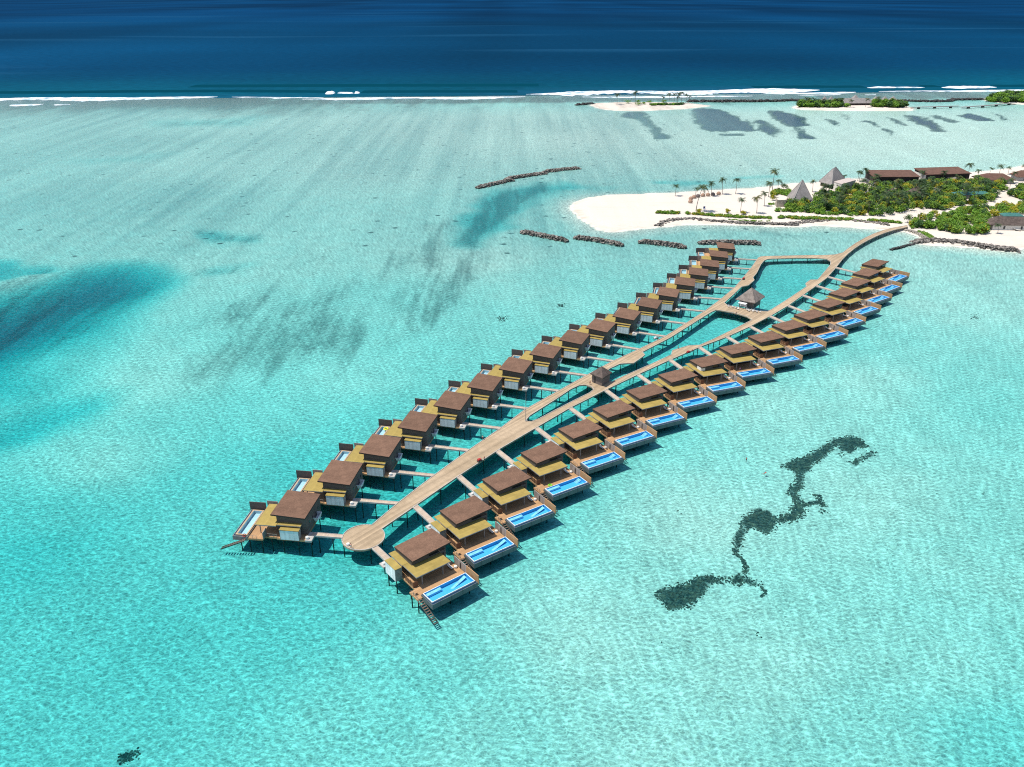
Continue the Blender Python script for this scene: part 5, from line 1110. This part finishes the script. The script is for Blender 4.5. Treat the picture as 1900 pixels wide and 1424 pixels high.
def far_roof(name, label, c_px, lx, ly, rot, eave, top, ridge): return hip_house(name, label, B2([c_px])[0], lx, ly, rot, eave, top, M['grey_shingle'], M['darkwood'], ridge, 'pavilion')
far_roof('thatched_hall', 'long grey thatched hall on the pavilion islet', (612, 226), 46, 15, 2, 4.2, 10.5, 34)
for k, (u_, w_2, lb) in enumerate([(365, 10, 'leftmost pointed grey roof on the pavilion islet'), (415, 10, 'second pointed grey roof from the left on the pavilion islet'), (600, 11, 'pointed grey roof over the middle of the long hall'), (756, 13, 'pointed grey roof just right of the long hall'), (825, 13, 'second pointed grey roof right of the long hall'), (888, 14, 'rightmost pointed grey roof on the pavilion islet')]):
    far_roof('pointed_pavilion', lb, (u_, 222 if k != 2 else 210), w_2, w_2, 8, 4.5 if k != 2 else 5.5, 12.5, .3)['group'] = 'pointed pavilions on the islet'
def jetty(trace, label):
    q = W(B2(trace), 2.4); cx, cy = q[0]; rt = tag(empty('islet_pier', (cx, cy, 0)), label, 'pier'); dk_ = MB(); lg = None
    for i in range(len(q) - 1):
        a, b = Vector(q[i]), Vector(q[i + 1]); d = b - a; dk_.obox(((a.x + b.x) / 2 - cx, (a.y + b.y) / 2 - cy), tuple(d), 2., d.length / 2 + .2, 1.7, 2.4); n = int(d.length / 36) + 1
        for k in range(n):
            p = a + d * (k + .5) / n; m_ = MB(); m_.obox((p.x - cx, p.y - cy), tuple(d), 1.7, 1.2, -2, 1.69); m_.build('pier_support', M['pile'], rt)
    dk_.build('deck', M['trim'], rt)
jetty([(1032, 244), (1400, 234)], 'left stretch of the low pier from the pavilion islet'); jetty([(1420, 243), (1640, 228), (1835, 208)], 'right stretch of the low pier reaching the bushy islet')
# ------------------------------------------------------------------ people
def body(name, verts, edges, root_i=0):
    "one continuous skin grown over a skeleton: verts = (x, y, z, radius)"
    me = bpy.data.meshes.new(name); me.from_pydata([v[:3] for v in verts], edges, []); o = bpy.data.objects.new(name, me); COL.objects.link(o)
    m = o.modifiers.new('skin', 'SKIN'); sv = me.skin_vertices[0].data
    for i, v in enumerate(verts): sv[i].radius = (v[3], v[3] * (.8 if len(v) < 5 else v[4])); sv[i].use_root = i == root_i
    o.modifiers.new('sub', 'SUBSURF').levels = 1
    dg = bpy.context.evaluated_depsgraph_get(); r_ = bpy.data.meshes.new_from_object(o.evaluated_get(dg)); r_.name = name
    bpy.data.objects.remove(o); bpy.data.meshes.remove(me); r_.polygons.foreach_set('use_smooth', [True] * len(r_.polygons)); return r_
def person_mesh(arm=0., stride=.18):
    V = [(0, 0, .95, .15), (0, 0, 1.15, .13), (0, 0, 1.38, .17), (0, 0, 1.5, .06), (0, .0, 1.55, .055), (0, .02, 1.66, .1), (0, .01, 1.76, .07)]
    E = [(0, 1), (1, 2), (2, 3), (3, 4), (4, 5), (5, 6)]
    for e in (-1, 1):
        n = len(V); V += [(e * .1, 0, .86, .1), (e * .11, e * stride * .5 + .02, .48, .07), (e * .11, e * stride, .09, .045), (e * .12, e * stride + .16, .04, .04)]; E += [(0, n), (n, n + 1), (n + 1, n + 2), (n + 2, n + 3)]
        n = len(V); V += [(e * .2, 0, 1.4, .06), (e * (.26 + arm * .1), -.03, 1.13, .045), (e * (.27 + arm * .1), .06 + arm * .2, .88 + arm * .12, .035), (e * .27, .1 + arm * .22, .8 + arm * .12, .03)]; E += [(2, n), (n, n + 1), (n + 1, n + 2), (n + 2, n + 3)]
    return V, E
t = NT('skin'); t.bsdf((.42, .24, .16), .6); M['skin'] = t.m
t = NT('hair'); t.bsdf((.02, .014, .01), .6); M['hair'] = t.m
def cloth(col): 
    k = 'cloth_%d' % int(sum(c * (97 ** (i + 1)) for i, c in enumerate(col)) * 100 % 9999)
    if k not in M: q = NT(k); q.bsdf(col, .8, .1); M[k] = q.m
    return M[k]
PB = body('person', *person_mesh())
PB.materials.append(M['skin'])
SWV = [(0, 0, .1, .15), (0, .22, .12, .13), (0, .45, .14, .17), (0, .57, .18, .06), (0, .64, .22, .055), (0, .74, .26, .1), (0, .83, .28, .07)]; SWE = [(0, 1), (1, 2), (2, 3), (3, 4), (4, 5), (5, 6)]
for e in (-1, 1):
    n = len(SWV); SWV += [(e * .1, -.1, .08, .1), (e * .14, -.5, .03, .07), (e * .16, -.88, -.02, .045), (e * .17, -1.08, -.03, .035)]; SWE += [(0, n), (n, n + 1), (n + 1, n + 2), (n + 2, n + 3)]
    n = len(SWV); SWV += [(e * .2, .47, .13, .06), (e * .42, .62, .08, .045), (e * .45, .88, .04, .035), (e * .43, .98, .03, .03)]; SWE += [(2, n), (n, n + 1), (n + 1, n + 2), (n + 2, n + 3)]
SB = body('swimmer', SWV, SWE); SB.materials.append(M['skin'])
hb = MB(); hb.v = [(x * .115, y * .12 + .01, z * .1 + 1.715) for x, y, z in IV]; hb.f = list(IF); hb.m = [0] * len(IF)
HAIR = hb.mesh('hair', M['hair'], True)
def person(x, y, z, rz, top, legs, label, cat='person'):
    rt = tag(empty('person', (x, y, z), rz), label, cat)
    o = bpy.data.objects.new('body', PB); COL.objects.link(o); o.parent = rt
    o = bpy.data.objects.new('hair', HAIR); COL.objects.link(o); o.parent = rt
    MB().tube([(0, 0, .98), (0, 0, 1.15), (0, 0, 1.36), (0, 0, 1.47)], [.17, .165, .215, .1], 10).build('shirt', cloth(top), rt)
    mb = MB(); mb.tube([(0, 0, 1.0), (0, 0, .88)], [.175, .18], 10)
    for e in (-1, 1): mb.tube([(e * .1, 0, .9), (e * .11, e * .09, .5)], [.125, .1], 8)
    mb.build('shorts', cloth(legs), rt); return rt
def on_deck(u, v): return at(u, v, 2.0)
PEOPLE = [((895.5, 816), (.55, .45, .35), (.2, .1, .05), 'person in light clothes walking at the left edge of the wide boardwalk'), ((898.5, 855), (.5, .06, .05), (.05, .05, .08), 'person in red beside the red trolley on the wide boardwalk'), ((1353.7, 511), (.05, .09, .1), (.1, .1, .12), 'person in dark clothes on a footbridge of the pale-pool row'),
    ((1284, 655), (.55, .1, .09), (.1, .08, .08), 'person in red on the right boardwalk near the lower lookout'), ((1258, 648), (.5, .3, .2), (.1, .1, .1), 'person at the edge of the lower boardwalk lookout'), ((1365.5, 584), (.6, .25, .2), (.5, .2, .16), 'person in pink standing in front of the white chairs'), ((1094.6, 714), (.55, .12, .08), (.3, .1, .08), 'person in red beside the small dark hut'), ((1221, 630), (.7, .7, .7), (.05, .06, .1), 'person in white beside the luggage trolley on the left boardwalk'),
    ((651.5, 1017.5), (.75, .35, .28), (.6, .55, .5), 'person in pink sitting place beside the white stool on the round platform')]
for i, ((u, v), a, b, lb) in enumerate(PEOPLE): x, y = on_deck(u, v); person(x, y, 2.0 if i != 2 else 1.985, i * 1.1, a, b, lb.replace('sitting place', 'standing'))
# bathers on the villa decks
for s_, k, a, b, col, lb in [('R', 6, 12.2, 11.0, (.05, .06, .1), 'person in dark clothes by the drum stool on the sixth blue-pool deck'), ('R', 5, 13.4, 11.2, (.7, .68, .66), 'person in white on the fifth blue-pool deck'), ('R', 7, 12.4, 10.6, (.08, .07, .2), 'person in dark blue on the seventh blue-pool deck'), ('R', 8, 11.6, 10.5, (.4, .35, .4), 'person in grey on the eighth blue-pool deck'), ('R', 17, 13.4, 10.8, (.4, .1, .08), 'person in red on the second to last blue-pool deck'), ('R', 10, 14.8, 1.2, (.25, .1, .3), 'person in violet on the tenth blue-pool deck')]:
    vv = [v for v in TAB if v[0] == s_ and v[1] == k][0]; x, y, z = wpt(vv, a, b, 2.0); person(x, y, 2.0, k * .9, col, (.12, .1, .1), lb)
x, y = at(1385, 853); person(x, y, -.85, .6, (.5, .07, .06), (.05, .05, .08), 'person in red standing chest deep in the lagoon left of the coral chain')
x, y = at(1419, 878); rt = tag(empty('person', (x, y, -.12), R(-60)), 'person in red floating face down in the lagoon near the coral chain', 'person')
o = bpy.data.objects.new('body', SB); COL.objects.link(o); o.parent = rt
MB().tube([(0, -.02, .1), (0, .2, .12), (0, .43, .14), (0, .54, .17)], [.17, .16, .2, .1], 10).build('shirt', cloth((.6, .1, .08)), rt)
MB().tube([(0, -.16, .08), (0, .0, .1)], [.19, .175], 10).build('shorts', cloth((.03, .03, .05)), rt)
# ------------------------------------------------------------------ trolleys, stools, loungers, planters, chairs
t = NT('red_paint'); t.bsdf((.42, .035, .03), .5); M['redpaint'] = t.m
def trolley(u, v, rz, mat, label):
    x, y = on_deck(u, v); rt = tag(empty('trolley', (x, y, 2.0), rz), label, 'trolley')
    MB().box(-.9, .9, -.5, .5, .35, .5).build('platform', M['furn'], rt); MB().box(-.7, .5, -.42, .42, .503, 1.15).build('load', mat, rt)
    for a in (-.6, .6):
        for b in (-.52, .45): 
            m_ = MB(); m_.tube([(a, b, .2), (a, b + .1, .2)], [.2, .2], 10); m_.build('wheel', M['furn'], rt)
    MB().tube([(.88, -.4, .5), (1.05, -.4, 1.1), (1.05, .4, 1.1), (.88, .4, .5)], [.03] * 4, 5).build('handle', M['trim'], rt)
trolley(890, 857, .6, M['redpaint'], 'red trolley at the right edge of the wide boardwalk'); trolley(1277, 656, .5, M['redpaint'], 'red trolley on the right boardwalk by the lower lookout'); trolley(1216, 630, .6, M['white'], 'white luggage trolley on the left boardwalk'); trolley(1379.5, 519, .9, M['redpaint'], 'red trolley on the left boardwalk by the upper lookout')
DRUM = MB().tube([(0, 0, 0), (0, 0, .06), (0, 0, .55), (0, 0, .6)], [.38, .45, .45, .38], 14).mesh('drum', M['white']); DTOP = MB().tube([(0, 0, .601), (0, 0, .64)], [.34, .34], 14).mesh('top_disc', M['cushion'])
def drum(x, y, z, label, grp, name='drum_stool', sc=1.):
    rt = tag(empty(name, (x, y, z)), label, 'stool' if name == 'drum_stool' else 'planter', grp); rt.scale = (sc,) * 3
    for nm, me in (('drum' if name == 'drum_stool' else 'tub', DRUM), ('top_disc' if name == 'drum_stool' else 'soil', DTOP)): o = bpy.data.objects.new(nm, me); COL.objects.link(o); o.parent = rt
LB_ = MB().box(-.36, .36, -.95, .35, .3, .4).box(-.33, -.27, -.9, -.84, 0, .3).box(.27, .33, -.9, -.84, 0, .3).box(-.33, -.27, .6, .66, 0, .3).box(.27, .33, .6, .66, 0, .3).mesh('frame', M['furn'])
_m = MB(); _m.box(-.34, .34, -.93, .33, .403, .5); _m.add([(-.34, .335, .4), (.34, .335, .4), (.34, .335, .5), (-.34, .335, .5), (-.34, .98, .85), (.34, .98, .85), (.34, .93, .94), (-.34, .93, .94)], [(3, 2, 1, 0), (4, 5, 6, 7), (0, 1, 5, 4), (2, 3, 7, 6), (1, 2, 6, 5), (3, 0, 4, 7)]); LM = _m.mesh('cushion', M['cushion'])
for v in TAB:
    s_, k, X, Y, th = v; thr = R(th); far = ORD[k - 1]
    nm = f'{far} blue-pool villa' if s_ == 'R' else f'{far} pale-pool villa'
    if s_ == 'R':
        x, y, z = wpt(v, 12.8, 11.6, 2.0); drum(x, y, z, f'white drum stool on the sun deck of the {nm} from the round platform', 'white drum stools on the sun decks', sc=1.05)
        for q, (a, b) in enumerate(((12.6, 10.3),)):
            x, y, z = wpt(v, a - .6, b, 2.0); rt = tag(empty('sun_lounger', (x, y, z), thr + math.pi / 2 + .08), f'cream sun lounger at the terrace end of the {nm} from the round platform', 'lounger', 'cream loungers on the blue-pool decks')
            for n2_, me in (('frame', LB_), ('cushion', LM)): o = bpy.data.objects.new(n2_, me); COL.objects.link(o); o.parent = rt
            rt.scale = (1.15, 1.15, 1.15)
        x, y, z = wpt(v, -.9, -3.0, 1.94); drum(x, y, z, f'white planter on the little service deck of the {nm} from the round platform', 'white planters beside the entries', 'planter', 1.0)
        if k in (1, 2, 3):
            x, y, z = wpt(v, 15.3, -3.1, 2.0); rt = tag(empty('deck_table', (x, y, z), thr), f'small wooden table at the stair head of the {nm}', 'table', 'small tables at stair heads'); MB().box(-.5, .5, -.4, .4, .68, .74).build('table_top', M['deck'], rt)
            for a in (-.42, .36):
                for b in (-.34, .28): MB().box(a, a + .06, b, b + .06, 0, .68).build('leg', M['deck'], rt)
    else:
        x, y, z = wpt(v, -.45, -1.0, 1.92); drum(x, y, z, f'white planter by the entry landing of the {nm} from the round platform', 'white planters beside the entries', 'planter', 1.15)
x, y = on_deck(646, 1012); drum(x, y, 2.0, 'white stool at the near rim of the round platform', None, sc=1.1)
# life ring and float
def ring(x, y, z, r, tr_, mat, label, cat, tilt=0):
    mb = MB(); n, m = 18, 6; vs = []; fs = []
    for i in range(n):
        a = 2 * math.pi * i / n
        for j in range(m): b = 2 * math.pi * j / m; vs.append(((r + tr_ * math.cos(b)) * math.cos(a), (r + tr_ * math.cos(b)) * math.sin(a), tr_ * math.sin(b)))
    for i in range(n):
        for j in range(m): fs.append((i * m + j, ((i + 1) % n) * m + j, ((i + 1) % n) * m + (j + 1) % m, i * m + (j + 1) % m))
    mb.add(vs, fs); o = mb.build('swim_ring' if cat == 'float' else 'life_ring', mat, loc=(x, y, z), smooth=True); o.rotation_euler = (tilt, 0, 0); return tag(o, label, cat)
t = NT('yellow_vinyl'); t.bsdf((.75, .68, .03), .4); M['vinyl'] = t.m
t = NT('green_vinyl'); t.bsdf((.25, .6, .05), .4); M['vinylgreen'] = t.m
v4 = [v for v in TAB if v[:2] == ('L', 4)][0]; x, y, z = wpt(v4, 18.2, 8.4, 2.5); ring(x, y, z + .1, .75, .28, M['vinyl'], 'bright yellow float in the pool of the fourth pale-pool villa', 'float')
v4 = [v for v in TAB if v[:2] == ('R', 4)][0]; x, y, z = wpt(v4, 15.6, 1.2, 2.2); ring(x, y, z, .55, .2, M['vinylgreen'], 'lime green float lying on the deck of the fourth blue-pool villa', 'float')
v1 = [v for v in TAB if v[:2] == ('L', 1)][0]; x, y, z = wpt(v1, 17.9, -2.82, 2.4); ring(x, y, z + .3, .42, .1, M['redpaint'], 'red life ring at the stair head of the first pale-pool villa', 'life ring', R(55))
# white canopy and chairs in front of the pavilion
x, y = on_deck(1377, 571.5); PVR = R(-38); rt = tag(empty('canopy', (x, y, 2.0), PVR), 'small white fabric canopy on four posts in front of the large thatched pavilion', 'canopy')
for a in (-1.9, 1.8):
    for b in (-1.3, 1.2): MB().box(a, a + .1, b, b + .1, 0, 2.5).build('post', M['white'], rt)
MB().box(-2., 2., -1.4, 1.4, 2.503, 2.6).build('roof', M['white'], rt); MB().box(-1.75, 1.7, 1.22, 1.26, .3, 2.4).build('curtain', M['white'], rt)
CH = [('seat', MB().box(-.3, .3, -.3, .3, .4, .5).mesh('seat', M['cushion'])), ('backrest', MB().box(-.3, .3, .24, .32, .503, 1.0).mesh('backrest', M['white']))] + [('leg', MB().box(a, a + .06, b, b + .06, 0, .4).mesh('leg', M['trim'])) for a in (-.28, .22) for b in (-.28, .22)]
for i, (u, v) in enumerate([(1351.5, 569.5), (1360, 571), (1365, 572.3), (1369, 573.8), (1386, 575.5), (1389.5, 577.5), (1393, 576.5), (1396.5, 578.5), (1400, 577.5), (1404, 579.5), (1410, 580)]):
    x, y = on_deck(u, v + 1); rt = tag(empty('terrace_chair', (x, y, 2.0), i * 1.7), 'white chair on the terrace in front of the large thatched pavilion' if i not in (0, 10) else ('lone white chair at the left corner of the pavilion terrace' if i == 0 else 'white chair at the right end of the pavilion terrace'), 'chair', 'white chairs on the pavilion terrace'); rt.scale = (1.25,) * 3
    for n2_, me in CH: o = bpy.data.objects.new(n2_, me); COL.objects.link(o); o.parent = rt
# beach parasol loungers by the bar
for i, (p, lb) in enumerate([((1830, 562), 'white beach lounger in front of the thatched bar, left one'), ((1852, 566), 'white beach lounger in front of the thatched bar, middle one'), ((1874, 562), 'white beach lounger in front of the thatched bar, right one')]):
    x, y = g_at(*C8([p])[0]); rt = tag(empty('beach_lounger', (x, y, height(x, y)), R(70)), lb, 'lounger', 'white loungers at the bar'); rt.scale = (2., 2., 1.6)
    for n2_, me in (('frame', LB_), ('cushion', LM)): o = bpy.data.objects.new(n2_, me); COL.objects.link(o); o.parent = rt
